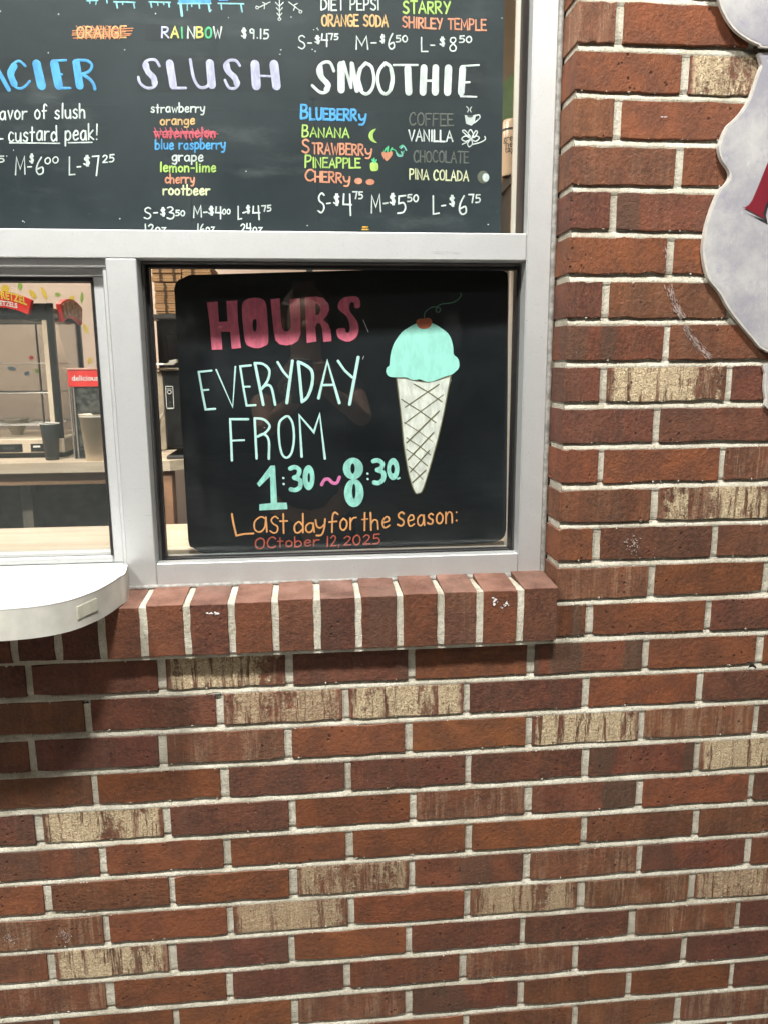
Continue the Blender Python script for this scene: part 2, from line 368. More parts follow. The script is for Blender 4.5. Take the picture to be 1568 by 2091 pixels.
# ------------------------------------------------------------------ the brick wall
wall = thing('brick_wall', 'red and buff brick wall with pale mortar below and beside the window', 'wall', (400, 20, -ZG))
PITCH, RISE = 203.2, 64.29
BH, JT = 53.4, 12.2
XC = 38.6                                      # corner of the window reveal
meas = {-1: {.5: .4}, 0: {1: 1.5}, 1: {.5: 3.3}, 2: {1: 1.5}, 3: {.5: 3.4}, 4: {1: -3.6}, 5: {.5: -2.4}, 6: {1: -2.2}, 7: {.5: 0, 1.5: 3.2},
 8: {1: -9.9}, 9: {.5: 3.1, 1.5: 3.2}, 10: {1: -5.2}, 11: {.5: 1.9, 1.5: .1}, 12: {1: -1.9, 2: -4.5}, 13: {.5: -3.7, 1.5: -.1},
 14: {-4: 9.8, -3: 10.3, -2: 8, -1: 3.2, 0: .3, 1: -3.4, 2: -5.7}, 15: {-3.5: -6.9, -2.5: -4.1, -1.5: -3.7, -.5: -5.4, .5: -3.7, 1.5: -6.1},
 16: {-4: 3.5, -3: 4.8, -2: 2.6, -1: -.4, 0: -.1, 1: -4.5, 2: -1.5}, 17: {-3.5: -6.2, -2.5: -1.9, -1.5: -1.6, -.5: -.7, .5: .7, 1.5: -1.3},
 18: {-4: 2.2, -3: 3.5, -2: 5.4, -1: 5.9, 0: 3.7, 1: -.1, 2: 1.9}, 19: {-3.5: -4.2, -2.5: -2.8, -1.5: -1, -.5: 1.2, .5: 4.3, 1.5: 6.7},
 20: {-4: 4.5, -3: 4.1, -2: 4.2, -1: 4.8, 0: 4.6, 1: 6.7, 2: 7.4}, 21: {-3.5: -6.9, -2.5: -4.3, -1.5: -.3, -.5: 1.8, .5: 4.1, 1.5: 7.1},
 22: {-4: .9, -3: -2.3, -2: -2.8, -1: -.4, 0: .8, 1: .8, 2: -1.4}, 23: {-3.5: -9.7, -2.5: -9.9, -1.5: -8.2, -.5: -5.1, .5: -.7, 1.5: 1.9},
 24: {-4: -1.4, -3: -3, -2: -1.2, -1: -.3, 0: .8, 1: .7, 2: -2}, 25: {-.5: 2, .5: 4, 1.5: -2}}
# r orange-red, m brown-red, d dark maroon, p pinkish with drag streaks, t buff slip, q streaked buff, g grey-flashed
kinds = {-2: (.5, 'rrm'), -1: (.5, 'prd'), 0: (1, 'rtm'), 1: (.5, 'mrm'), 2: (1, 'mrr'), 3: (.5, 'dgr'), 4: (1, 'rrm'), 5: (.5, 'dmm'), 6: (1, 'gmr'),
 7: (.5, 'dtd'), 8: (1, 'ddm'), 9: (.5, 'rrp'), 10: (1, 'mtm'), 11: (.5, 'rdm'), 12: (1, 'prd'), 13: (.5, 'grd'),
 14: (-4, 'ddtdrgrr'), 15: (-3.5, 'mdqtdrd'), 16: (-4, 'ddprrtpd'), 17: (-3.5, 'mrdddgt'), 18: (-4, 'dtdrpgrd'), 19: (-3.5, 'grrrrmm'),
 20: (-4, 'rmrqgpgm'), 21: (-3.5, 'prqrqpq'), 22: (-4, 'mtdrddpd'), 23: (-3.5, 'prdmpdd'), 24: (-4, 'prrpgmrd'), 25: (-.5, 'rmmp')}
tone = {'r': ((.172, .060, .026), 0, 0, 0), 'm': ((.148, .056, .028), .12, 0, .3), 'd': ((.112, .042, .027), .06, 0, .4), 'p': ((.158, .064, .034), .55, 0, .3),
        'q': ((.140, .058, .034), 1, .55, .1), 't': ((.120, .048, .030), .9, 1, .1), 'g': ((.140, .048, .026), .1, 0, 1)}
def unit_brick(w, h=BH, d=92.0):
    # 18-point ragged outline, slightly drawn in at the face
    pts = []
    def side(n, f):
        for i in range(n): pts.append(f((i + random.uniform(-.15, .15) * (i > 0)) / n))
    j = lambda a: random.uniform(-a, a)
    side(7, lambda t: (-w/2 + t*w, -h/2 + j(1.5)))
    side(2, lambda t: (w/2 + j(.7), -h/2 + t*h))
    side(7, lambda t: (w/2 - t*w, h/2 + j(1.3)))
    side(2, lambda t: (-w/2 + j(.7), h/2 - t*h))
    for _ in range(random.choice((0, 0, 1, 1, 2))):      # a chipped arris
        i = random.randrange(len(pts)); q = random.uniform(1.5, 3.6); x, z = pts[i]; pts[i] = (x, z - math.copysign(q, z))
    n = len(pts)
    fr = [(x*(1-1.2/w), 0, z*(1-1.6/h)) for x, z in pts]; bk = [(x, 2.6, z) for x, z in pts]; en = [(x, d, z) for x, z in pts]
    v = [(a/1000, b/1000, c/1000) for a, b, c in fr + bk + en]
    f = [tuple(range(n))] + [(i, n+i, n+(i+1) % n, (i+1) % n) for i in range(n)] + [(n+i, 2*n+i, 2*n+(i+1) % n, n+(i+1) % n) for i in range(n)]
    me = bpy.data.meshes.new('brick'); me.from_pydata(v, [], f); me.materials.append(BRICK); me.update(); return me
FULL = [unit_brick(193.6) for _ in range(26)]; HALF = [unit_brick(92) for _ in range(10)]
wloc = absloc(wall)
crumbs = MB()
def crumb(x, y, z, r):
    c = Vector((x, y, z)); d = [Vector((1,0,0)), Vector((-1,0,0)), Vector((0,0,1)), Vector((0,0,-1))]
    vs = [c + q * r * random.uniform(.5, 1.4) for q in d] + [c + Vector((random.uniform(-.3,.3)*r, -r*random.uniform(.35,.7), random.uniform(-.3,.3)*r))]
    crumbs.add([tuple(q) for q in vs], [(0,2,4),(2,1,4),(1,3,4),(3,0,4)])
def put_brick(x0, x1, zc, y, kind, h=BH, depth=1.0):
    w = x1 - x0
    me = random.choice(FULL if w > 135 else HALF); nw = 193.6 if w > 135 else 92.0
    o = bpy.data.objects.new('brick', me); COL.objects.link(o); o.parent = wall
    o.location = Vector(W((x0+x1)/2, y, zc)) - wloc
    o.scale = (w/nw, depth, h/BH); o.rotation_euler = (random.uniform(-.004, .004), random.uniform(-.003, .003), random.uniform(-.004, .004))
    (c, st, cr, fl) = tone[kind]; k = random.uniform(.93, 1.24)
    o.color = (c[0]*k, c[1]*k*random.uniform(.94, 1.07), c[2]*k*random.uniform(.9, 1.1), 1)
    o['seed'] = random.uniform(0, 9); o['streak'] = st*random.uniform(.8, 1.1); o['cream'] = cr*random.uniform(.85, 1.0); o['flash'] = fl*random.uniform(.5, 1.0)
    for s_ in (-1, 1):
        for _ in range(int(w/16)):
            if random.random() < .6: crumb(random.uniform(x0+3, x1-3), y + random.uniform(-.2, .8), zc + s_*(h/2 + random.uniform(-1.0, .3)), random.choice((.6, .8, 1.1, 1.9)))
    return o
POOL = 'rrrmmmddgppqt'
for r in range(-7, 30):
    zc = -(r + .5) * RISE
    half = (r % 2 == 1)
    left = XC if r <= 13 else -1360
    js = []
    n = -8
    while n <= 6:
        q = n + (.5 if half else 0)
        x = q*PITCH + meas.get(r, {}).get(q, random.uniform(-3, 3)); js.append((q, x)); n += 1
    kk = kinds.get(r); edges = [(None, left - JT/2)] + [(q, x) for q, x in js if x > left + 20] 
    edges = [e for e in edges if e[1] < 1230]
    for i in range(len(edges) - 1):
        x0, x1 = edges[i][1] + JT/2 + random.uniform(-1.6, 1.2), edges[i+1][1] - JT/2 + random.uniform(-1.2, 1.6)
        if i == 0 and r <= 13: x0 = XC
        kind = random.choice(POOL)
        if kk:
            idx = int(round(edges[i+1][0] - kk[0]))
            if 0 <= idx < len(kk[1]): kind = kk[1][idx]
        z = zc + random.uniform(-.7, .7)
        put_brick(x0, x1, z, random.uniform(-.9, .9), kind)
# mortar: a rough sheet a little behind the brick faces, and the same inside the reveal
def sheet(fn, nu, nv):
    v = [fn(i/nu, j/nv) for j in range(nv+1) for i in range(nu+1)]
    f = [(j*(nu+1)+i, j*(nu+1)+i+1, (j+1)*(nu+1)+i+1, (j+1)*(nu+1)+i) for j in range(nv) for i in range(nu)]
    return v, f
def nz(x, y, z, s=1.0):
    p = Vector((x, y, z)); return noise.noise(p*.055)*1.1*s + noise.noise(p*.17)*.7*s
mb = MB()
def mort(x0, x1, z0, z1, st=6.5):
    def fn(u, v):
        x = x0+(x1-x0)*u; z = z0+(z1-z0)*v
        ph = ((-z/RISE + .5) % 1.0 - .5) * RISE          # height below / above the middle of the bed joint
        y = 3.0
        if abs(ph) < 7.0: y = 2.9 - ph*.55   # raked back at its top, full at its foot
        return (x, max(.4, y + nz(x, 0, z)*.8), z)
    mb.add(*sheet(fn, int((x1-x0)/st), int((z1-z0)/2.7)))
mort(XC+3.2, 1215, -ZG, 480); mort(-1360, XC+3.2, -ZG, -893)
mb.add(*sheet(lambda u, v: (XC+3.2+(nz(u*60, 3, v*1500, .6) if u > 0 else 0), 3.1+u*62, -893+v*1373), 8, 210))
mb.build('mortar', MORTAR, wall, True)
# rowlock sill under the window
sx = [-1072, -1007, -942, -877, -812, -747, -681, -618, -552, -484, -417, -352, -287, -221, -156, -93, -27, 34.5]
SY, SZT, SZB, SBK, SBZ = -23.0, -812.0, -893.5, 70.0, -806.0
stone = ['m','r','d','m','d','d','m','r','g','r','m','d','g','r','p','r','m','r']
srows = []
for i in range(len(sx) - 1):
    x0, x1 = sx[i] + 5.2, sx[i+1] - (5.2 if i < len(sx)-2 else 0)
    zt, zb = SZT + (i-6)*.9*(i > 6) + random.uniform(-1, 1), SZB + random.uniform(-1, 1)
    y = SY + random.uniform(-1, 1)
    # ragged front outline swept back along the sloping top
    pts = []
    for k in range(4): pts.append((x0 + (x1-x0)*k/4, zb + random.uniform(-.9, .9)))
    for k in range(4): pts.append((x1 + random.uniform(-.9, .9), zb + (zt-zb)*k/4))
    for k in range(4): pts.append((x1 - (x1-x0)*k/4, zt + random.uniform(-.5, .5)))
    for k in range(4): pts.append((x0 + random.uniform(-.9, .9), zt - (zt-zb)*k/4))
    n = len(pts); cx = (x0+x1)/2; cz = (zt+zb)/2
    v = [(cx+(a-cx)*.97, y, cz+(c-cz)*.98) for a, c in pts] + [(a, y+2.4, c) for a, c in pts] + [(a, SBK, c + (SBZ-SZT)*(c > cz)) for a, c in pts]
    v = [((a-cx)/1000, (b-y)/1000, (c-cz)/1000) for a, b, c in v]
    f = [tuple(range(n))] + [(k, n+k, n+(k+1) % n, (k+1) % n) for k in range(n)] + [(n+k, 2*n+k, 2*n+(k+1) % n, n+(k+1) % n) for k in range(n)]
    me = bpy.data.meshes.new('brick'); me.from_pydata(v, [], f); me.materials.append(BRICK); me.update()
    o = bpy.data.objects.new('brick', me); COL.objects.link(o); o.parent = wall; o.location = Vector(W(cx, y, cz)) - wloc
    (c, st, cr, fl) = tone[stone[i]]; k = random.uniform(.75, .98)
    o.color = (c[0]*k, c[1]*k*1.05, c[2]*k*1.2, 1); o['seed'] = random.uniform(0, 9); o['streak'] = st*.3; o['cream'] = 0.0; o['flash'] = fl*.6
ms = MB()
for i in range(1, len(sx)-1):
    x0, x1 = sx[i]-7, sx[i]+7; zt = SZT + (i-6)*.9*(i > 6)
    prof = [(SY+2.2, SZB+2), (SY+1.6, (SZB+zt)/2), (SY+1.8, zt-3), (SY+5, zt-1.6), (SBK, SBZ-1.8)]
    nn = 14
    vs = []
    for u in range(nn+1):
        t = u/nn*4; k = min(3, int(t)); q = t-k; yy = prof[k][0]*(1-q)+prof[k+1][0]*q; zz = prof[k][1]*(1-q)+prof[k+1][1]*q
        for x in (x0, sx[i]-3, sx[i]+3, x1): vs.append((x, yy+noise.noise(Vector((x, yy, zz))*.2)*.9, zz+noise.noise(Vector((zz, x, yy))*.2)*.8))
    ms.add(vs, [(a*4+b, a*4+b+1, a*4+b+5, a*4+b+4) for a in range(nn) for b in range(3)])
ms.box(-1100, 30, -18, 60, SZB-6, SZB+3)          # bed under the sill bricks
fixnormals(ms.build('sill_mortar', MORTAR, wall))
tag(crumbs.build('mortar_crumbs', MORTAR, wall), kind='stuff')
# small paint specks on the sill and a pale scrape on the wall
WSP = paint((.75, .75, .75), .1)
def fleck(name, pts, pl, mat, parent, w=2.0, h=.4):
    mbx = MB(); stroke_mesh(mbx, [hit(*p, pl) for p in pts], w, pl[1], h); return mbx.build(name, mat, parent)

# ------------------------------------------------------------------ painted strokes
def smooth_pts(p, closed=False, k=5):
    out = []; n = len(p)
    if n < 3: return p
    for i in range(n - (0 if closed else 1)):
        if closed: a, b, c, d = p[(i-1) % n], p[i], p[(i+1) % n], p[(i+2) % n]
        else: a, b, c, d = p[max(i-1, 0)], p[i], p[i+1], p[min(i+2, n-1)]
        for j in range(k):
            t = j/k
            out.append(0.5*((2*b) + (c-a)*t + (2*a-5*b+4*c-d)*t*t + (3*b-3*c+d-a)*t**3))
    if not closed: out.append(p[-1])
    return out
HCNT = [0]
def stroke_mesh(m, pts, w, n, h=.35, ridge=.25, taper=0.0):
    HCNT[0] = (HCNT[0] + 1) % 40; off = h + HCNT[0]*.003
    P = [Vector(p) for p in pts]; Q = [P[0]]
    for p in P[1:]:
        if (p - Q[-1]).length > .25: Q.append(p)
    if len(Q) < 2: Q.append(Q[0] + Vector((.3, 0, 0)))
    n = Vector(n).normalized(); L = len(Q); vs = []; fs = []
    for i, p in enumerate(Q):
        a = (Q[i] - Q[i-1]).normalized() if i else (Q[1]-Q[0]).normalized()
        b = (Q[i+1] - Q[i]).normalized() if i < L-1 else a
        t = (a + b)
        t = t.normalized() if t.length > .2 else b
        s = n.cross(t).normalized(); k = w/2/max(.55, abs(s.dot(n.cross(b).normalized())))
        k *= 1 + random.uniform(-.06, .06)
        vs += [p + s*k + n*off, p + n*(off+ridge), p - s*k + n*off]
    for i in range(L-1):
        for q in (0, 1): fs.append((3*i+q, 3*i+q+1, 3*i+4+q, 3*i+3+q))
    for e, d in ((0, -1), (L-1, 1)):     # round ends
        t = (Q[1]-Q[0]).normalized() if e == 0 else (Q[-1]-Q[-2]).normalized(); t = t*d
        s = n.cross(t).normalized(); c = Q[e] + n*(off+ridge)
        b0 = len(vs); vs.append(c); K = 6
        for j in range(K+1):
            an = math.pi*j/K - math.pi/2; vs.append(Q[e] + n*off + (t*math.cos(an) + s*math.sin(an))*w/2)
        for j in range(K): fs.append((b0, b0+1+j, b0+2+j))
    m.add([tuple(v) for v in vs], fs)
def fill_mesh(m, loops, n, h=.45):
    HCNT[0] = (HCNT[0] + 1) % 40; off = h + HCNT[0]*.003
    ls = [[Vector(p) + Vector(n)*off for p in l] for l in loops]
    tri = tessellate_polygon(ls); flat = [tuple(p) for l in ls for p in l]
    m.add(flat, [tuple(t) for t in tri])

G = {  # single-stroke letters: (advance, strokes); a stroke starting with '~' is curved
'A': (.62, [[(0,0),(.3,1),(.6,0)],[(.12,.36),(.48,.36)]]), 'B': (.55, [[(0,0),(0,1)],['~',(0,1),(.36,.97),(.44,.78),(.32,.58),(0,.54)],['~',(0,.54),(.42,.48),(.52,.27),(.38,.05),(0,0)]]),
'C': (.55, [['~',(.52,.84),(.36,1),(.14,.9),(0,.5),(.1,.12),(.32,0),(.54,.14)]]), 'D': (.55, [[(0,0),(0,1)],['~',(0,1),(.32,.92),(.54,.56),(.42,.14),(0,0)]]),
'E': (.5, [[(.48,1),(0,1),(0,0),(.5,0)],[(0,.52),(.4,.52)]]), 'F': (.5, [[(.48,1),(0,1),(0,0)],[(0,.54),(.38,.54)]]),
'G': (.58, [['~',(.5,.86),(.34,1),(.12,.88),(0,.5),(.12,.1),(.34,0),(.54,.12),(.54,.42)],[(.56,.44),(.3,.44)]]),
'H': (.55, [[(0,0),(0,1)],[(.52,0),(.52,1)],[(0,.5),(.52,.5)]]), 'I': (.12, [[(.05,0),(.05,1)]]), 'K': (.5, [[(0,0),(0,1)],[(.48,1),(.02,.45),(.5,0)]]),
'L': (.45, [[(0,1),(0,0),(.44,0)]]), 'M': (.7, [[(0,0),(.04,1),(.33,.3),(.62,1),(.68,0)]]), 'N': (.55, [[(0,0),(0,1),(.5,0),(.52,1)]]),
'O': (.58, [['~',(.28,1),(.05,.8),(0,.45),(.1,.1),(.3,0),(.5,.14),(.57,.5),(.5,.86),(.28,1)]]), 'P': (.5, [[(0,0),(0,1)],['~',(0,1),(.38,.96),(.46,.74),(.34,.52),(0,.46)]]),
'R': (.54, [[(0,0),(0,1)],['~',(0,1),(.38,.96),(.46,.76),(.34,.54),(0,.48)],[(.14,.48),(.52,0)]]),
'S': (.5, [['~',(.46,.88),(.28,1),(.06,.86),(.1,.62),(.4,.42),(.46,.18),(.26,0),(0,.12)]]), 'T': (.55, [[(0,1),(.54,1)],[(.27,1),(.27,0)]]),
'U': (.55, [['~',(0,1),(.02,.3),(.14,.02),(.36,.02),(.5,.3),(.52,1)]]), 'V': (.56, [[(0,1),(.28,0),(.56,1)]]), 'W': (.75, [[(0,1),(.18,0),(.38,.7),(.56,0),(.74,1)]]),
'Y': (.55, [[(0,1),(.28,.5)],[(.54,1),(.2,0)]]), 'y': (.46, [['~',(0,.58),(.06,.22),(.22,.12),(.38,.3)],['~',(.42,.6),(.38,.1),(.26,-.28),(.04,-.3)]]),
'a': (.46, [['~',(.4,.5),(.24,.6),(.04,.42),(.04,.12),(.2,0),(.36,.16),(.4,.5)],[(.4,.58),(.44,0)]]), 'b': (.44, [[(0,1),(0,0)],['~',(0,.4),(.18,.6),(.38,.46),(.4,.18),(.2,0),(0,.08)]]),
'c': (.38, [['~',(.36,.5),(.18,.6),(.02,.36),(.08,.06),(.24,0),(.38,.1)]]), 'd': (.46, [['~',(.38,.4),(.22,.58),(.02,.4),(.04,.08),(.2,0),(.38,.16)],[(.4,1),(.42,0)]]),
'e': (.42, [['~',(.04,.3),(.36,.36),(.34,.56),(.18,.6),(.02,.36),(.08,.06),(.22,0),(.4,.1)]]), 'f': (.36, [['~',(.36,.9),(.24,1),(.14,.8),(.13,0)],[(0,.52),(.32,.54)]]),
'g': (.44, [['~',(.38,.5),(.22,.6),(.02,.42),(.04,.14),(.2,.04),(.36,.2),(.38,.5)],['~',(.4,.58),(.4,-.1),(.28,-.34),(.04,-.26)]]), 'h': (.42, [[(0,1),(0,0)],['~',(0,.34),(.16,.56),(.34,.5),(.38,.28),(.38,0)]]),
'i': (.14, [[(.05,.58),(.05,0)],[(.05,.8),(.06,.82)]]), 'k': (.4, [[(0,1),(0,0)],[(.34,.58),(.02,.26),(.38,0)]]), 'l': (.12, [[(.05,1),(.05,0)]]),
'm': (.66, [[(0,.58),(0,0)],['~',(0,.36),(.16,.58),(.3,.48),(.3,0)],['~',(.3,.36),(.46,.58),(.6,.46),(.62,0)]]), 'n': (.42, [[(0,.58),(0,0)],['~',(0,.36),(.18,.58),(.36,.46),(.38,0)]]),
'o': (.42, [['~',(.2,.6),(.03,.44),(.03,.14),(.2,0),(.37,.14),(.38,.42),(.2,.6)]]), 'p': (.42, [[(0,.58),(0,-.36)],['~',(0,.42),(.18,.6),(.36,.46),(.38,.18),(.2,0),(0,.1)]]),
'r': (.34, [[(0,.58),(0,0)],['~',(0,.34),(.14,.54),(.34,.56)]]), 's': (.36, [['~',(.32,.52),(.18,.6),(.04,.48),(.12,.34),(.3,.22),(.28,.04),(.14,0),(0,.08)]]),
't': (.34, [[(.15,.95),(.15,0)],[(0,.6),(.32,.6)]]), 'u': (.42, [['~',(0,.58),(.02,.14),(.16,0),(.34,.12),(.38,.4)],[(.38,.58),(.4,0)]]), 'v': (.38, [[(0,.58),(.18,0),(.36,.58)]]),
'w': (.58, [[(0,.58),(.14,0),(.29,.45),(.42,0),(.56,.58)]]), 'z': (.4, [[(.02,.56),(.36,.56),(.02,0),(.38,0)]]),
'0': (.5, [['~',(.24,1),(.04,.74),(.02,.3),(.2,0),(.4,.16),(.46,.6),(.36,.92),(.24,1)]]), '1': (.18, [[(.08,1),(.08,0)]]), '2': (.46, [['~',(.02,.8),(.2,1),(.4,.84),(.34,.52),(.02,.02)],[(.02,.02),(.46,.02)]]),
'3': (.46, [['~',(.04,.92),(.26,1),(.4,.8),(.16,.55)],['~',(.16,.55),(.44,.42),(.4,.1),(.2,0),(0,.08)]]), '4': (.5, [[(.06,1),(.02,.46),(.48,.44)],[(.4,1),(.42,-.12)]]),
'5': (.46, [[(.44,1),(.08,.98),(.06,.58)],['~',(.06,.56),(.32,.6),(.44,.34),(.32,.06),(.02,.02)]]), '6': (.46, [['~',(.3,1),(.08,.6),(.02,.2),(.18,0),(.4,.12),(.36,.42),(.06,.3)]]),
'7': (.48, [[(0,.98),(.46,.98),(.3,0)]]), '8': (.46, [['~',(.24,.54),(.06,.72),(.12,.96),(.34,.96),(.38,.74),(.22,.54),(.03,.28),(.1,.02),(.34,.02),(.42,.26),(.24,.54)]]),
'9': (.44, [['~',(.36,.8),(.22,1),(.04,.86),(.08,.6),(.3,.6),(.38,.86)],[(.38,.9),(.34,0)]]),
'$': (.42, [['~',(.38,.78),(.22,.9),(.05,.76),(.12,.56),(.34,.4),(.34,.16),(.16,.08),(0,.2)],[(.16,1.05),(.2,-.06)],[(.27,1.05),(.3,-.06)]]),
'-': (.34, [[(.02,.42),(.3,.42)]]), '.': (.12, [[(.05,.02),(.06,.03)]]), ',': (.14, [[(.08,.08),(.02,-.14)]]), '!': (.14, [[(.08,1),(.06,.32)],[(.05,.03),(.06,.04)]]), ':': (.14, [[(.06,.08),(.06,.1)],[(.06,.52),(.06,.54)]])}
def write(text, p0, p1, h, w, pl, mat, parent, name='lettering', slant=0.0, label=None, h_off=.35):
    """hand-letter a text along a pixel baseline p0-p1 with capital height h and pen width w (all in photo pixels)"""
    gap = .17; tot = 0
    for ch in text: tot += (.3 if ch == ' ' else G[ch][0]) + gap
    tot -= gap
    m = MB(); ux, uy = (p1[0]-p0[0])/tot, (p1[1]-p0[1])/tot
    scale = (hit(p0[0]+10, p0[1], pl) - hit(p0[0], p0[1], pl)).length/10
    ad = 0
    for ch in text:
        if ch == ' ': ad += .3 + gap; continue
        a, ss = G[ch]; jy = random.uniform(-.03, .03)*h; js = random.uniform(.95, 1.05); jr = random.uniform(-.03, .03)
        for s_ in ss:
            cur = s_[0] == '~'; q = s_[1:] if cur else s_
            pp = []
            for x, y in q:
                x2 = ad + x + (slant+jr)*y
                pp.append(Vector(hit(p0[0] + ux*x2, p0[1] + uy*x2 - y*h*js + jy, pl)))
            if cur: pp = smooth_pts(pp, False, 4)
            stroke_mesh(m, pp, w*scale*random.uniform(.92, 1.08), pl[1], h_off)
        ad += a + gap
    o = m.build(name, mat, parent)
    if label: o['label'] = label
    return o
def zt(ox, oy, s): return lambda pts: [(ox + x/s, oy + y/s) for x, y in pts]
def draw(strokes, pl, mat, parent, name='painted_mark', label=None, tf=None, h=.35):
    """strokes: list of (width_px, curved, points)"""
    m = MB()
    for w, cur, pts in strokes:
        if tf: pts = tf(pts)
        P = [Vector(hit(x, y, pl)) for x, y in pts]; sc = (hit(pts[0][0]+10, pts[0][1], pl) - hit(*pts[0], pl)).length/10
        if cur: P = smooth_pts(P, False, 5)
        stroke_mesh(m, P, w*sc, pl[1], h)
    o = m.build(name, mat, parent)
    if label: o['label'] = label
    return o
def fill(loops, pl, mat, parent, name='painted_shape', label=None, tf=None, smooth=True, h=.45):
    m = MB(); L2 = []
    for l in loops:
        if tf: l = tf(l)
        P = [Vector(hit(x, y, pl)) for x, y in l]
        if smooth: P = smooth_pts(P, True, 3)
        L2.append(P)
    fill_mesh(m, L2, pl[1], h); o = m.build(name, mat, parent)
    if label: o['label'] = label
    return o
def ell(cx, cy, rx, ry, n=18): return [(cx+rx*math.cos(2*math.pi*i/n), cy+ry*math.sin(2*math.pi*i/n)) for i in range(n)]

YW = yplane(-1.6); YSL = yplane(SY-1.4)
def scuff(name, path, spread, n, pl, mat, w0=.35, w1=1.1, ln=7):
    m = MB()
    for _ in range(n):
        i = random.randrange(len(path)-1); t = random.random(); a, b = path[i], path[i+1]
        L_ = math.hypot(b[0]-a[0], b[1]-a[1]); dx, dy = (b[0]-a[0])/L_, (b[1]-a[1])/L_; off = random.gauss(0, .5)*spread
        x, y = a[0]+(b[0]-a[0])*t - dy*off, a[1]+(b[1]-a[1])*t + dx*off; l = random.uniform(.2, 1)*ln
        stroke_mesh(m, [hit(x, y, pl), hit(x+dx*l*.5+random.uniform(-.5, .5), y+dy*l*.5, pl), hit(x+dx*l, y+dy*l, pl)], random.uniform(w0, w1), pl[1], .12, .08)
    return tag(m.build(name, mat, wall), kind='stuff')
for pth, nn_ in (([(420,1252),(428,1254),(438,1251),(446,1253)], 26), ([(1003,1221),(1013,1223),(1008,1230),(1006,1237),(1016,1232)], 26), ([(1022,1243),(1030,1236),(1034,1230),(1040,1240)], 16)):
    scuff('paint_speck', pth, 2.2, nn_, YSL, WSP, .5, 1.9, 3)
scuff('paint_speck', [(1347,238),(1358,238)], .8, 8, YW, WSP, .6, 1.3, 4); scuff('paint_speck', [(1373,1894),(1373,1902)], .5, 6, YW, WSP, .5, 1.0, 3)
SCR = paint((.42, .34, .31), .4)
scuff('chalk_scrape', [(1366,578),(1372,605),(1382,628),(1392,645)], 7, 150, YW, SCR, .25, .8, 9)
scuff('chalk_scrape', [(1398,664),(1414,690),(1432,712),(1449,727)], 8, 150, YW, SCR, .25, .8, 9)
scuff('chalk_scrape', [(1358,500),(1362,530),(1362,552)], 3, 40, YW, SCR, .25, .7, 8)
scuff('lime_bloom', [(1280,1095),(1300,1110),(1285,1128)], 14, 50, YW, SCR, .5, 1.6, 2)
scuff('lime_bloom', [(10,1910),(30,1925)], 12, 40, YW, SCR, .5, 1.6, 2); scuff('lime_bloom', [(125,1900),(140,1925)], 12, 40, YW, SCR, .5, 1.6, 2)

def weep(px, py, r, sq=1.0):
    p = hit(px, py, yplane(1.0)); m = MB(); K = 18; v = []
    for k, (q, yy) in enumerate(((1.0, .2), (.8, 1.6), (0.5, 2.4))):
        for i in range(K): a = 2*math.pi*i/K; w = r*q*(1+.12*math.sin(3*a+px)); m.v.append((p.x+w*math.cos(a), yy, p.z+w*sq*math.sin(a)))
    for k in range(2):
        for i in range(K): j = (i+1) % K; m.f.append((k*K+i, k*K+j, (k+1)*K+j, (k+1)*K+i))
    m.f.append(tuple(2*K+i for i in range(K))); m.build('weep_hole', BLACK, wall)
weep(1535, 1363, 7.0, .85); weep(438, 1418, 12, .32); weep(172, 1434, 8, .3)
# ------------------------------------------------------------------ the window
FY = 62.0                                                  # front of the frame
win = thing('storefront_window', 'aluminium framed serving window with fixed panes and a sliding sash', 'window', (-600, 90, -810))
GY = 118.0
zt0, zt1 = -288.7, -248.0                                  # transom
def bar(name, x0, x1, z0, z1, y0=FY, y1=165, mat=ALU, b=1.2): return MB().bbox(x0, x1, y0, y1, z0, z1, b).build(name, mat, win)
XM0, XM1, XJ0, XJ1 = -657.0, -611.0, -9.0, 30.0
bar('transom', -1560, XJ0-.6, zt0, zt1)
bar('mullion', XM0, XM1, SBZ+3, zt0-.6, y0=FY+.6)
bar('jamb', XJ0, XJ1, SBZ+3, 600)
bar('sill_rail', XM1+.5, XJ0-.6, SBZ+3, -766.0, y0=FY+.4, y1=84)
STOPM = simple('dark_bronze_stop', (.10,.10,.10), .4, .5)
# stepped glazing stops
def step(name, x0, x1, z0, z1, y0, y1, mat=ALU_D, b=.6): return MB().bbox(x0, x1, y0, y1, z0, z1, b).build(name, mat, win)
step('glazing_stop', XM1+.6, XM1+4, -780, zt0-4.5, 92, 150, STOPM); step('glazing_stop', XJ0-2, XJ0-.8, -780, zt0-4.5, 92, 125, STOPM)
step('glazing_stop', XM1+.6, XJ0-.8, zt0-4, zt0-.8, 92, 150, STOPM); step('glazing_stop', XM1+.6, XJ0-.8, SBZ+3, -772, 84.5, 150)
step('gasket', XM1+4.4, XM1+9, -771, zt0-5, 108, 124, RUBBER); step('gasket', XJ0-4.4, XJ0-2.2, -771, zt0-5, 100, 124, RUBBER)
step('gasket', XM1+4.4, XJ0-4.4, zt0-9, zt0-4.5, 108, 124, RUBBER); step('gasket', XM1+4.4, XJ0-4.4, -771.5, -768.5, 108, 124, RUBBER)
MB().box(XM1+4, XJ0-4, GY-3, GY+3, -771, zt0-3).build('glass_pane', GLASS, win)
# inner tan trim beside the right jamb
MB().bbox(XJ0+1, XJ0+26, 166, 172, -767, 600, .5).build('inner_trim', TAN, win)
# the upper pane
step('gasket', XJ0-2.2, XJ0-.8, zt1+1, 600, 84, 126, RUBBER)
step('glazing_stop', -1560, XJ0-8, zt1+.2, zt1+4, 98, 150)
MB().box(-1560, XJ0-4, GY-3, GY+3, zt1+2, 600).build('glass_pane', GLASS, win)
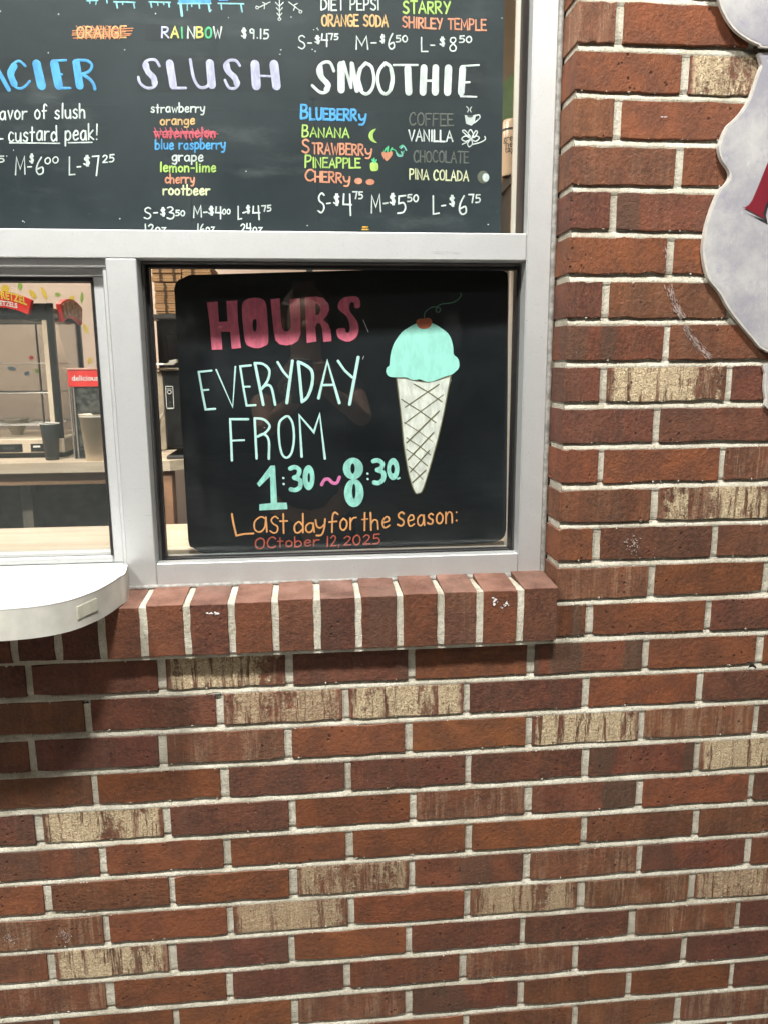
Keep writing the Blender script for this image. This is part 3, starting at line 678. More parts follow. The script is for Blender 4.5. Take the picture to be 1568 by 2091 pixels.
# sealant bead against the brick
m = MB(); K = 300
for i in range(K):
    z = -806 + 1405*i/(K-1); w_ = 4.6 + noise.noise(Vector((0, 0, z*.03)))*1.8 + .5*math.sin(z*.25+2*noise.noise(Vector((1,0,z*.01))))
    x = XJ1 + 4.4
    for a in range(6):
        an = math.pi*(1.0 - a/5); m.v.append((x + math.cos(an)*4.6, FY + 3 - math.sin(an)*w_, z + 3*math.sin(an)))
for i in range(K-1):
    for a in range(5): m.f.append((i*6+a, i*6+a+1, (i+1)*6+a+1, (i+1)*6+a))
fixnormals(m.build('sealant_bead', SEAL, win, True))
m = MB()
for i in range(160):
    x = -1100 + 1130*i/159
    for a in range(5):
        an = math.pi/2*a/4; m.v.append((x, FY + 2 - 5*math.sin(an)*(1+.3*noise.noise(Vector((x*.06, 0, 0)))), SBZ + 6 - 5.5*(1-math.cos(an)) - .5 + noise.noise(Vector((x*.1, 5, 0)))))
for i in range(159):
    for a in range(4): m.f.append((i*5+a, i*5+a+1, (i+1)*5+a+1, (i+1)*5+a))
fixnormals(m.build('sill_sealant', SEAL, win, True))
# sliding sash to the left of the mullion
bar('head_track', -1560, XM0-.6, zt0-12, zt0-.8, y0=70, mat=ALU_D)
bar('head_track', -1560, XM0-.6, zt0-24, zt0-12.4, y0=88, mat=ALU_D)
step('gasket', -1560, XM0-12, zt0-31, zt0-24.5, 100, 126, RUBBER)
bar('side_track', XM0-8, XM0-.6, -779, zt0-12.4, y0=74, mat=ALU)
xg0, xg1 = atY(196, 580, 104).x, atY(235, 1128, 104).x; XS = (xg0+xg1)/2
sash = bar('sliding_sash', -1560, XS-.4, -768, -757.5, y0=90, y1=125, mat=ALU)

MB().bbox(XS, XM0-8.4, 90, 125, -768, zt0-24.6, 1.2).build('stile', ALU, sash)
MB().bbox(XS-3.4, XS-.2, 88, 118, -756, zt0-31.2, .5).build('gasket', RUBBER, sash)
MB().bbox(-1560, XS-4, 98, 122, -757, -751, .6).build('rail', ALU_D, sash)
bar('sill_track', -1560, XM0-.6, -779.5, -769, y0=66, mat=ALU)
bar('sill_rail', -1560, XM0-.6, SBZ+3, -780, y0=66, mat=ALU_D)
MB().box(-1560, XS-2, 106, 109, -755, zt0-28).build('glass_pane', GLASS, sash)
sc_ = MB().box(-1560, XS-2.5, 113.0, 113.4, -755, zt0-28).build('insect_screen', SCREEN, sash)

# ------------------------------------------------------------------ serving ledge
led = thing('serving_ledge', 'white laminate serving ledge with a rounded end, sticking out under the sliding window', 'ledge', (-860, -40, -811))
zl = -767.0
top_px = [(263,1165),(256,1172),(245,1179),(232,1188),(217,1197),(200,1206),(180,1214),(160,1221.5),(138,1228),(105,1235),(70,1240),(35,1243.5),(0,1246)]
edge = [atZ(x, y, zl) for x, y in top_px]
edge = [Vector((XM0+2, FY-1, zl))] + [Vector(e) for e in edge[1:]]
edge = smooth_pts(edge, False, 3) + [Vector((-850, -160, zl)), Vector((-1000, -163, zl)), Vector((-1180, -150, zl)), Vector((-1260, -120, zl)), Vector((-1300, -60, zl)), Vector((-1330, FY-1, zl))]
T = 43.0
top = MB().slab([(e.x, e.y, zl) for e in edge], Vector((0, 0, -T+1)))
top.build('core', simple('chipboard', (.3, .22, .14), .8), led)
cx_, cy_ = -950, 0
def outs(k): return [(e.x + (e.x-cx_)*k/300 if False else e.x, e.y - k, zl) for e in edge]
MB().slab([(e.x, e.y - 1.0, zl+1.6) for e in edge], Vector((0, 0, -1.5))).build('top_sheet', LAMINATE, led)
m = MB(); n = len(edge)
for e in edge[:-1]:
    m.v += [(e.x+.6, e.y-1.3, zl-.4), (e.x+.6, e.y-1.3, zl-T)]
for i in range(n-2):
    a = i*2; m.f += [(a, a+2, a+3, a+1)]
fixnormals(m.build('edge_band', LAM_EDGE, led, True))
# small off-white patch stuck on the band
pa, pb = atZ(175, 1240, zl-20), atZ(208, 1228, zl-20)
def band_at(px):
    best = min(edge[:-6], key=lambda e: abs(e.x - px)); return best
p0, p1 = band_at(atZ(173,1222,zl-12).x), band_at(atZ(211,1208,zl-12).x)
m = MB(); d_ = (p1-p0).normalized(); nn_ = Vector((d_.y, -d_.x, 0)); nn_ = nn_ if nn_.y < 0 else -nn_
q0, q1 = p0 + nn_*3.2, p1 + nn_*3.2
m.hexa([(q0.x,q0.y,zl-29),(q1.x,q1.y,zl-27),(q1.x,q1.y,zl-9),(q0.x,q0.y,zl-11)], [(p0.x-nn_.x,p0.y-nn_.y,zl-29),(p1.x,p1.y,zl-27),(p1.x,p1.y,zl-9),(p0.x,p0.y,zl-11)])
fixnormals(m.build('repair_patch', simple('ivory_plastic', (.55, .56, .46), .4), led))

# ------------------------------------------------------------------ boards
def tray(name, label, cat, px, pl, thick, mat, edge_mat=None):
    front = [hit(x, y, pl) for x, y in px]
    c = sum((Vector(f) for f in front), Vector())/len(front)
    t = thing(name, label, cat, (c.x, c.y, min(f.z for f in front)))
    b = MB().slab(front, -pl[1]*thick).build('board_panel', mat, t); fixnormals(b); return t
MBL = (Vector((0, 136, 0)), Vector((0, -1, 0)))
menu = tray('menu_board', 'grey-black hand-lettered menu board behind the upper pane', 'menu board',
            [(-560,-260),(1031,-260),(1029,0),(1026,200),(1022,474),(-560,490)], MBL, 6, board_mat('chalkboard_grey', (.020,.027,.033), (.036,.044,.052), .6, .5, .5))
WHT, LAV, BLU, SKY_ = paint((.80,.82,.82)), paint((.62,.58,.80)), paint((.10,.42,.85)), paint((.35,.72,.80))
PEACH, ORG, PINK, LIME, YEL = paint((.85,.50,.22)), paint((.80,.28,.13)), paint((.75,.12,.17)), paint((.55,.78,.18)), paint((.82,.72,.20))
CORAL, GREY, PALE, GRN, DRK = paint((.85,.33,.20)), paint((.13,.135,.125)), paint((.80,.78,.50)), paint((.10,.62,.28)), paint((.02,.02,.02))
z1_, z2_ = zt(0, 0, 2.613), zt(560, 0, 2.613)
def wr(t, x0, x1, y0, y1, h, w, mat, **k): return write(t, (x0, y0), (x1, y1), h, w, MBL, mat, menu, **k)
# icicles and snow at the top
fill([[(365,-40),(365,5),(431,5),(431,-40)]], MBL, BLU, menu, smooth=False); fill([[(447,-40),(447,1),(466,1),(466,-40)]], MBL, BLU, menu, smooth=False)
draw([(2.6,0,[(178,1),(200,0)]),(2.6,0,[(183,1),(184,6)]),(2.6,0,[(197,1),(196,8)]),(2.6,0,[(218,-4),(219,5)]),
      (3,0,[(233,3),(276,4)]),(3.4,0,[(238,4),(240,15)]),(2.6,0,[(250,4),(251,8)]),(3.4,0,[(273,4),(275,15)]),
      (3,0,[(305,3),(348,4)]),(3.4,0,[(308,4),(310,14)]),(2.6,0,[(322,4),(323,10)]),(3,0,[(334,4),(335,8)]),(3.2,0,[(345,4),(346,13)]),
      (3.2,0,[(364,6),(431,6)]),(5,0,[(369,7),(372,31)]),(2.6,0,[(383,7),(383,20)]),(2.6,0,[(392,7),(392,12)]),(2.8,0,[(407,7),(408,16)]),(4,0,[(426,7),(429,22)]),
      (3,0,[(446,6),(498,7)]),(2.8,0,[(452,7),(453,18)]),(3.4,0,[(492,7),(495,23)])], MBL, SKY_, menu, 'icicle_drawing')
draw([(2,0,[(571,-10),(571,35)]),(2,0,[(571,12),(563,4)]),(2,0,[(571,12),(579,4)]),(2,0,[(571,22),(565,15)]),(2,0,[(571,22),(577,15)]),(2,0,[(571,32),(566,26)]),(2,0,[(571,32),(576,26)]),
      (2,0,[(552,3),(530,14)]),(2,0,[(545,8),(537,4)]),(2,0,[(541,9),(540,17)]),(2,0,[(590,3),(612,20)]),(2,0,[(600,10),(608,6)]),(2,0,[(603,12),(600,20)]),
      (1.8,1,[(571,35),(574,38),(571,41),(568,38),(571,35)]),(1.8,1,[(529,13),(527,17),(523,16),(524,12),(529,13)]),(1.8,1,[(613,20),(617,22),(615,26),(611,24),(613,20)])], MBL, WHT, menu, 'snowflake_drawing')
# the snowflake is on the reflected glass side too
dots = MB()
for x, y in [(318,27),(432,20),(467,35),(330,3),(120,28),(99,107),(255,101),(574,101),(1,22),(595,34),(644,104),(572,110),(47,451),(50,453),(245,446),(638,100),(628,460),(996,458),(503,349),(28,306),(14,318),(1024,36),(641,60),(650,60),(648,57),(545,60)]:
    fill_mesh(dots, [[hit(a, b, MBL) for a, b in ell(x, y, random.uniform(.9, 1.7), random.uniform(.9, 1.7), 7)]], MBL[1], .5)
tag(dots.build('paint_dots', WHT, menu), kind='stuff')
wr('DIET PEPSI', 656, 774, 20, 19, 23, 3.0, WHT); wr('STARRY', 823, 918, 26, 26, 24, 3.6, LIME)
wr('ORANGE SODA', 658, 792, 52, 53, 22, 3.6, PEACH); wr('SHIRLEY TEMPLE', 822, 992, 55, 61, 21, 3.4, CORAL)
wr('S-', 610, 638, 98, 98, 27, 2.7, WHT); wr('$', 644, 654, 87, 87, 15, 2.6, WHT); wr('4', 656, 670, 92, 92, 22, 2.8, WHT); wr('75', 671, 691, 80, 80, 12, 2.4, WHT)
wr('M-', 728, 770, 99, 99, 27, 2.7, WHT); wr('$', 777, 785, 86, 86, 16, 2.6, WHT); wr('6', 793, 806, 100, 100, 30, 2.8, WHT); wr('50', 808, 832, 85, 85, 13, 2.6, WHT)
wr('L-', 860, 888, 104, 104, 30, 2.7, WHT); wr('$', 898, 908, 92, 92, 17, 2.8, WHT); wr('8', 917, 932, 103, 103, 28, 2.8, WHT); wr('50', 937, 963, 86, 86, 13, 2.6, WHT)
wr('ORANGE', 158, 258, 77, 76, 23, 3.2, PEACH)
draw([(2.2,0,[(149,62),(272,57)]),(2.2,0,[(149,67),(270,62)]),(2.2,0,[(148,71),(268,68)]),(2.2,0,[(150,77),(266,71)])] +
     [(1.8,0,[(158+i*9.5, 79),(170+i*9.5, 52)]) for i in range(10)] + [(1.8,0,[(156+i*16, 52),(176+i*16, 78)]) for i in range(5)], MBL, ORG, menu, 'crossing_out')
for i, (ch, mt) in enumerate(zip('RAINBOW', [LAV, YEL, GRN, WHT, YEL, GRN, WHT])):
    xx = [331, 350, 370, 384, 402, 420, 437][i]; wr(ch, xx, xx + [14, 15, 6, 14, 13, 12, 16][i], 76, 76, 22, 3.8, mt)
wr('$', 494, 504, 76, 76, 18, 2.8, WHT); wr('9.15', 511, 549, 77, 78, 19, 2.8, WHT)
TB = BLU
draw([(9,0,[(-14,124),(18,182)])], MBL, TB, menu, 'title_letter')
draw([(5,1,[(52,134),(40,124),(28,130),(21,150),(27,172),(40,180),(52,175),(61,165)]),(14,1,[(29,134),(22,150),(29,170)])], MBL, TB, menu, 'title_letter')
draw([(18,0,[(75,130),(85,174)])], MBL, TB, menu, 'title_letter')
for st_ in ([(17,0,[(111,129),(120,174)]),(4.5,0,[(114,123),(135,122)]),(4.5,0,[(118,152),(127,151)]),(5,0,[(120,179),(144,179)])],
            [(16,0,[(156,128),(163,174)]),(5.5,1,[(158,122),(178,123),(188,132),(182,145),(165,151)]),(6.5,1,[(165,150),(180,158),(191,170),(194,181)])]):
    draw(st_, MBL, TB, menu, 'title_letter')
for st_ in ([(5.5,1,[(326,134),(318,122),(303,122),(294,132),(300,146),(314,158),(320,168),(312,178),(298,178),(286,168),(283,157)]),(12,1,[(299,132),(302,145),(314,158),(316,170)])],
            [(16,0,[(347,129),(354,173)]),(5,0,[(352,179),(380,179)])], [(6,1,[(389,121),(396,158),(408,177),(424,175),(430,160)]),(17,0,[(429,129),(433,172)])],
            [(5.5,1,[(490,133),(482,123),(468,123),(459,133),(464,146),(480,158),(488,168),(481,179),(468,178),(460,163)]),(12,1,[(464,132),(467,145),(480,158),(484,170)])],
            [(18,0,[(521,131),(524,174)]),(18,0,[(560,131),(565,174)]),(4.5,0,[(530,154),(554,155)])]):
    draw(st_, MBL, LAV, menu, 'title_letter')
for st_ in ([(6,1,[(682,144),(674,127),(659,128),(649,143),(656,160),(670,173),(669,185),(655,188),(638,174)]),(11,1,[(654,136),(657,156),(670,172),(667,182)])],
            [(15,0,[(697,132),(697,182)]),(6,0,[(702,126),(717,178)]),(6,0,[(717,178),(718,128)]),(9,0,[(719,130),(729,184)])],
            [(6.5,1,[(747,128),(735,142),(731,162),(737,184),(749,191),(760,180),(764,160),(759,136),(747,128)]),(8,1,[(736,140),(732,160),(738,182)])],
            [(6.5,1,[(786,128),(775,142),(771,162),(777,184),(788,191),(798,180),(802,160),(797,136),(786,128)]),(8,1,[(798,140),(801,160),(797,182)])],
            [(4,0,[(803,132),(852,132)]),(14,0,[(832,139),(834,187)])], [(14,0,[(865,138),(863,187)]),(14,0,[(889,138),(888,187)]),(4.5,0,[(870,164),(886,164)])],
            [(15,0,[(915,139),(913,187)])], [(13,0,[(944,139),(941,188)]),(3.5,0,[(943,134),(977,132)]),(4,0,[(944,168),(958,167)]),(3.5,0,[(940,196),(972,197)])]):
    draw(st_, MBL, WHT, menu, 'title_letter')
wr('avor of slush', 0, 174, 243, 240, 29, 3.2, WHT); draw([(3,0,[(-2,283),(6,283)])], MBL, WHT, menu, 'painted_mark')
wr('custard peak!', 18, 200, 288, 284, 31, 3.2, WHT); draw([(2.6,0,[(20,291),(122,292)]),(2.6,0,[(140,291),(188,290)])], MBL, WHT, menu, 'underline')
wr('5', -4, 9, 331, 331, 13, 2.6, WHT); wr('M-', 32, 66, 357, 355, 38, 3.0, WHT); wr('$', 61, 69, 332, 331, 16, 2.8, WHT); wr('6', 74, 90, 356, 356, 34, 3.0, WHT); wr('00', 92, 120, 334, 332, 13, 2.6, WHT)
wr('L-', 142, 166, 357, 355, 38, 3.0, WHT); wr('$', 172, 184, 338, 337, 20, 2.8, WHT); wr('7', 189, 202, 359, 358, 42, 3.2, WHT); wr('25', 210, 233, 331, 330, 15, 2.8, WHT)
wr('strawberry', 309, 419, 229, 228, 18, 2.8, WHT); wr('orange', 328, 398, 254, 253, 18, 3.0, PEACH); wr('watermelon', 316, 440, 280, 279, 20, 3.4, PINK)
draw([(1.8,0,[(314,268),(446,273)]),(1.8,0,[(318,275),(442,269)])] + [(1.6,0,[(316+i*11, 262+random.uniform(-2,2)),(326+i*11, 284+random.uniform(-3,3))]) for i in range(11)], MBL, PINK, menu, 'crossing_out')
wr('blue raspberry', 318, 461, 304, 303, 20, 3.2, BLU); wr('grape', 352, 415, 328, 328, 19, 3.0, WHT); wr('lemon-lime', 328, 441, 350, 350, 19, 3.2, LIME)
wr('cherry', 338, 398, 373, 373, 19, 3.2, CORAL); wr('rootbeer', 334, 429, 397, 397, 20, 3.6, PALE)
wr('S-', 295, 323, 446, 444, 23, 2.8, WHT); wr('$', 329, 338, 440, 440, 16, 2.8, WHT); wr('3', 342, 356, 446, 446, 24, 2.8, WHT); wr('50', 359, 378, 440, 440, 11, 2.4, WHT)
wr('M-', 396, 424, 444, 442, 22, 2.8, WHT); wr('$', 427, 437, 438, 438, 16, 2.8, WHT); wr('4', 440, 453, 443, 443, 22, 2.8, WHT); wr('00', 455, 471, 437, 436, 10, 2.4, WHT)
wr('L-', 487, 502, 447, 444, 27, 2.8, WHT); wr('$', 503, 511, 434, 434, 15, 2.8, WHT); wr('4', 517, 532, 445, 444, 26, 2.8, WHT); wr('75', 535, 554, 431, 430, 12, 2.6, WHT)
wr('12oz', 296, 340, 474, 473, 16, 2.6, WHT); wr('16oz', 403, 439, 474, 473, 17, 2.6, WHT); wr('24oz', 492, 536, 474, 473, 17, 2.6, WHT)
wr('B', 615, 629, 241, 241, 28, 4.6, BLU); wr('LUEBERR', 634, 728, 243, 245, 22, 4.4, BLU); wr('y', 733, 748, 247, 247, 24, 4.4, BLU)
wr('B', 618, 630, 278, 278, 24, 3.0, LIME); wr('ANANA', 634, 713, 279, 280, 19, 3.0, LIME)
wr('S', 618, 632, 311, 311, 28, 3.6, CORAL); wr('TRAWBERR', 638, 742, 313, 316, 21, 3.4, CORAL); wr('y', 746, 760, 316, 317, 22, 3.4, CORAL)
wr('P', 624, 636, 341, 341, 24, 3.4, LIME); wr('INEAPPLE', 640, 736, 341, 342, 19, 3.2, LIME)
wr('C', 624, 641, 368, 368, 23, 3.6, CORAL); wr('HERR', 644, 698, 370, 372, 20, 3.6, CORAL); wr('y', 702, 716, 372, 373, 22, 3.6, CORAL)
wr('COFFEE', 836, 925, 255, 256, 24, 3.0, GREY); wr('VANILLA', 834, 924, 287, 288, 22, 3.2, WHT); wr('CHOCOLATE', 845, 956, 330, 332, 22, 3.0, GREY)
wr('PINA COLADA', 836, 956, 365, 369, 20, 3.0, PALE)
# little pictures beside the flavours
fill([[(768,262),(758,266),(753,276),(758,287),(770,291),(763,283),(762,273),(766,266)]], MBL, LIME, menu, 'banana_picture')
fill([[(781,309),(780,316),(784,323),(789,328),(796,322),(801,314),(799,308),(790,311)]], MBL, CORAL, menu, 'strawberry_picture')
draw([(3.4,0,[(785,308),(789,302)]),(3.4,0,[(791,309),(792,299)]),(3.4,0,[(797,307),(800,302)]),(2.2,1,[(798,304),(806,306),(812,314),(820,316),(824,308)]),(2.4,1,[(815,300),(822,296),(827,303)])], MBL, GRN, menu, 'leaf_picture')
draw([(2.6,1,[(809,311),(813,318),(821,317),(819,309)]),(2.6,1,[(818,302),(824,298),(829,306)])], MBL, SKY_, menu, 'blossom_picture')
fill([[(757,332),(771,332),(772,346),(764,349),(757,346)]], MBL, LIME, menu, 'pineapple_picture'); draw([(3,0,[(764,332),(760,325)]),(3,0,[(764,332),(764,323)]),(3,0,[(765,332),(769,326)])], MBL, GRN, menu, 'leaf_picture')
fill([ell(732, 369, 8, 6.5)], MBL, CORAL, menu, 'cherry_picture'); fill([ell(756, 371, 9, 6)], MBL, CORAL, menu, 'cherry_picture')
fill([[(948,234),(951,252),(962,256),(968,250),(971,233),(960,237)]], MBL, WHT, menu, 'cup_picture', smooth=False)
draw([(2.4,1,[(969,236),(977,234),(979,240),(968,250)]),(1.8,1,[(952,217),(956,222),(954,228)]),(1.8,1,[(962,218),(959,223),(961,228)])], MBL, WHT, menu, 'cup_picture')
fill([ell(959, 237, 6, 2.4)], MBL, GREY, menu, 'cup_picture', h=.6)
draw([(2.2,1,[(961,283),(955,273),(960,264),(966,275),(961,283)]),(2.2,1,[(961,283),(950,277),(942,283),(950,288),(961,283)]),(2.2,1,[(961,283),(954,292),(957,299),(964,293),(961,283)]),
      (2.2,1,[(961,283),(971,277),(978,281),(970,288),(961,283)]),(2.2,1,[(961,283),(970,267),(974,270),(968,280)]),(2.2,1,[(961,283),(944,268),(949,266),(960,278)]),(2.2,1,[(965,294),(980,290),(990,284),(989,278)]),(2,0,[(943,294),(952,290)])], MBL, WHT, menu, 'flower_picture')
fill([ell(986, 361, 12, 13)], MBL, paint((.16,.16,.12)), menu, 'coconut_picture', h=.4); fill([ell(991, 362, 7, 8.5)], MBL, WHT, menu, 'coconut_picture', h=.9)
wr('S-', 650, 676, 434, 430, 38, 3.0, WHT); wr('$', 682, 693, 417, 417, 20, 3.0, WHT); wr('4', 701, 719, 434, 434, 37, 3.2, WHT); wr('75', 721, 741, 405, 405, 14, 2.8, WHT)
wr('M-', 759, 792, 435, 430, 37, 3.0, WHT); wr('$', 796, 807, 417, 416, 20, 3.0, WHT); wr('5', 811, 828, 435, 434, 37, 3.2, WHT); wr('50', 831, 854, 411, 411, 14, 2.8, WHT)
wr('L-', 884, 910, 437, 433, 37, 3.0, WHT); wr('$', 918, 928, 419, 419, 20, 3.0, WHT); wr('6', 937, 953, 437, 437, 36, 3.2, WHT); wr('75', 957, 980, 413, 413, 16, 2.8, WHT)
OB = paint((.85,.42,.05)); draw([(3,0,[(741,463),(751,463)]),(3,0,[(740,468),(752,468)])], MBL, OB, menu, 'painted_mark')
# seams of older wiped paint and the vertical joints of the panel
SM = board_mat('wiped_patch', (.018,.022,.026), (.031,.037,.043), .5, .5, .3)
for a, b, c, d in ((283,112,575,184),(632,118,990,200),(0,118,196,184),(300,48,460,80)):
    fill([[(a,b),(c,b+2),(c+2,d),(a-3,d+2)]], MBL, SM, menu, 'wiped_patch', smooth=False, h=.05)
draw([(1.0,0,[(383,230),(393,466)])], MBL, DRK, menu, 'panel_seam'); draw([(.9,0,[(640,200),(652,466)])], MBL, DRK, menu, 'panel_seam')

# hours board: leans back a little deeper at its left end
A_ = Vector((-570, 149, 0)); B_ = Vector((-7, 128, 0)); nh = Vector((B_.y-A_.y, -(B_.x-A_.x), 0)).normalized()
HP = (A_, nh)
hb_px = [(357,604),(356,590),(359,578),(365,571),(375,567),(382,563),(388,561),(700,552),(1000,545),(1018,545),(1023,548),(1028,553),(1036,557),(1037,575),(1036,800),(1033,1082),(1030,1094),(1024,1101),(1014,1106),(1004,1109),(700,1122),(420,1131),(406,1127),(398,1121),(388,1116),(385,1104),(384,1090),(370,850)]
hours = tray('hours_board', 'black opening-hours board with clipped corners, a painted ice cream cone and pastel lettering', 'sign', hb_px, HP, 5,
             board_mat('chalkboard_black', (.0075,.0085,.011), (.013,.015,.018), .12, .42, .05))
P1 = paint((.78,.16,.25), .22); AQ = paint((.62,.90,.88), .06); MINT = paint((.40,.82,.73), .25); PK = paint((.85,.22,.50), .1)
OR2 = paint((.88,.38,.14), .12); RD2 = paint((.52,.10,.06), .25); IV = paint((.88,.85,.79), .2); OL = paint((.19,.165,.09), .2); CH = paint((.52,.12,.06), .15); STM = paint((.10,.22,.16), .2)
th = zt(380, 580, 3.92)
def F_(loops, mt, nm='bold_letter', tf=th, **k): return fill(loops, HP, mt, hours, nm, tf=tf, **k)
F_([[(168,145),(255,138),(265,300),(335,298),(325,135),(410,130),(418,300),(442,510),(368,518),(355,380),(282,380),(292,522),(208,525),(190,300)]], P1, smooth=False)
F_([[(450,170),(480,125),(545,108),(610,118),(642,160),(655,300),(660,460),(630,495),(575,512),(515,500),(475,460),(455,300)], [(535,300),(548,280),(562,282),(568,320),(562,372),(548,378),(538,355)]], P1)
F_([[(678,120),(752,112),(758,240),(768,345),(785,372),(812,378),(835,362),(842,330),(836,220),(828,120),(912,112),(917,260),(918,400),(895,455),(850,482),(800,490),(750,480),(718,450),(705,390),(695,300)]], P1, smooth=False)
F_([[(952,105),(1040,98),(1100,110),(1140,155),(1148,200),(1130,250),(1100,285),(1140,320),(1160,370),(1165,455),(1100,462),(1090,350),(1075,315),(1050,310),(1035,345),(1045,458),(968,470),(960,300)], [(1036,152),(1055,155),(1072,180),(1078,205),(1065,240),(1040,250)]], P1, smooth=False)
F_([[(1392,185),(1350,188),(1345,150),(1318,145),(1308,180),(1312,215),(1345,260),(1375,310),(1382,370),(1365,420),(1330,450),(1290,460),(1245,445),(1215,420),(1207,360),(1270,352),(1278,380),(1300,388),(1312,360),(1305,300),(1280,250),(1235,215),(1215,180),(1230,135),(1270,105),(1330,97),(1370,100),(1392,130)]], P1)
def D_(strokes, mt, tf=th, nm='letter', k=3.92):
    return draw([(w/k, c, p) for w, c, p in strokes], HP, mt, hours, nm, tf=tf)
D_([(17,0,[(205,692),(103,703),(128,850),(158,1003),(235,998)]),(15,0,[(130,850),(180,845)])], AQ)
D_([(14,0,[(243,685),(375,985),(397,660)])], AQ)
D_([(17,0,[(520,650),(435,658),(460,822),(487,972),(558,968)]),(15,0,[(460,822),(512,820)])], AQ)
D_([(22,0,[(620,965),(553,632)]),(20,1,[(553,632),(620,640),(668,690),(655,770),(605,840)]),(20,1,[(605,840),(645,808),(685,830),(715,965)])], AQ)
D_([(20,0,[(735,625),(780,700),(820,745)]),(24,0,[(853,615),(808,950)])], AQ)
D_([(24,0,[(930,940),(900,625)]),(24,1,[(900,622),(960,650),(1010,700),(1010,800),(975,900),(930,942)])], AQ)
D_([(24,0,[(1062,912),(1132,618),(1228,950)]),(18,0,[(1100,808),(1175,806)])], AQ)
D_([(20,0,[(1218,615),(1270,690),(1330,745)]),(24,0,[(1380,585),(1310,962)])], AQ)
tf4 = zt(440, 820, 3.015)
d4 = lambda s, mt, nm='letter': D_(s, mt, tf4, nm, 3.015)
d4([(14,0,[(203,108),(92,108),(98,240),(103,362)]),(12,0,[(100,240),(178,237)])], AQ)
d4([(15,0,[(255,350),(243,105)]),(14,1,[(243,102),(300,110),(335,150),(310,190),(262,215)]),(15,1,[(262,215),(300,200),(330,240),(330,352)])], AQ)
d4([(14,1,[(435,90),(395,130),(393,230),(410,320),(440,345),(470,315),(485,230),(478,140),(455,95),(435,90)])], AQ)
d4([(16,0,[(532,338),(518,85),(607,188),(643,78),(675,350)])], AQ)
F_([[(340,395),(368,392),(382,622),(440,622),(445,662),(272,670),(272,632),(342,625),(338,460),(272,525),(257,505)]], MINT, 'bold_numeral', tf4, smooth=False)
d4([(14,0,[(419,470),(420,471)]),(14,0,[(421,507),(422,508)])], AQ, 'colon')
d4([(27,1,[(462,412),(490,403),(517,420),(510,455),(486,468)]),(28,1,[(486,468),(522,485),(522,525),(495,544),(466,540)])], MINT, 'bold_numeral')
F_([ell(575,468,37,77), ell(577,468,8,30)], MINT, 'bold_numeral', tf4)
d4([(20,1,[(655,512),(672,482),(698,478),(722,500),(748,500),(765,465)])], PK, 'dash')
F_([ell(848,412,62,67), ell(846,412,13,32)], MINT, 'bold_numeral', tf4); F_([ell(853,562,60,87), ell(853,552,11,46)], MINT, 'bold_numeral', tf4, h=.9)
d4([(14,0,[(937,443),(938,444)]),(14,0,[(938,476),(939,477)])], AQ, 'colon')
d4([(27,1,[(972,367),(1000,361),(1027,380),(1020,408),(996,420)]),(28,1,[(996,420),(1032,438),(1032,478),(1005,500),(978,498)])], MINT, 'bold_numeral')
F_([ell(1092,415,38,68), ell(1090,415,12,28)], MINT, 'bold_numeral', tf4)
d4([(12,1,[(1120,475),(1132,470)])], MINT, 'bold_numeral')
d4([(12,0,[(103,692),(112,750),(130,825),(180,815),(235,812)])], OR2)
def w4(t, x0, x1, y0, y1, h, w, mt): return write(t, (440+x0/3.015, 820+y0/3.015), (440+x1/3.015, 820+y1/3.015), h/3.015, w/3.015, HP, mt, hours)
w4('a', 236, 322, 806, 803, 150, 10, OR2); w4('s', 338, 392, 806, 803, 165, 10, OR2); w4('t', 400, 448, 812, 810, 122, 10, OR2)
w4('d', 486, 545, 807, 804, 120, 10, OR2); w4('a', 556, 612, 806, 802, 95, 10, OR2); w4('y', 618, 682, 790, 786, 110, 10, OR2)
w4('f', 700, 752, 802, 800, 118, 10, OR2); w4('or', 768, 868, 798, 780, 118, 10, OR2)
w4('the', 902, 1072, 797, 775, 112, 10, OR2); w4('S', 1120, 1160, 766, 764, 84, 11, OR2); w4('eason:', 1182, 1490, 768, 742, 112, 10, OR2)
w4('OC', 247, 372, 905, 900, 68, 8, RD2); w4('tober', 385, 638, 897, 888, 62, 8, RD2); w4('12,', 684, 766, 893, 888, 62, 8, RD2); w4('2025', 790, 1012, 886, 874, 58, 8, RD2)
# the painted cone
tf5 = zt(760, 580, 7.84); tf7 = zt(700, 520, 3.167)
cone = [(345,795),(376,796),(410,799),(460,812),(540,822),(600,812),(697,782),(675,900),(650,1030),(625,1140),(600,1240),(555,1400),(515,1522),(490,1543),(462,1533),(425,1420),(395,1250),(375,1040),(360,920)]
CONE = fill([cone], HP, IV, hours, 'cone_picture', tf=tf7, h=.3)
draw([(8/3.167,1,cone[6:] + [cone[0]])], HP, OL, CONE, 'cone_outline', tf=tf7, h=.8); draw([(5/3.167,1,cone[:7])], HP, OL, CONE, 'cone_outline', tf=tf7, h=.85)
for p_, q_, w_ in [((458,835),(640,950),7),((378,935),(600,1085),7),((395,1083),(578,1208),4),((410,1183),(565,1295),6),((410,1258),(545,1365),6),((425,1368),(515,1452),6),((620,838),(402,985),7),((648,905),(398,1090),6),((620,1012),(412,1215),9),((585,1150),(420,1325),9),((558,1265),(435,1405),7),((535,1393),(450,1472),8)]:
    draw([(w_/3.167,0,[p_,((p_[0]+q_[0])/2+3,(p_[1]+q_[1])/2-3),q_])], HP, OL, CONE, 'waffle_line', tf=tf7, h=.7)
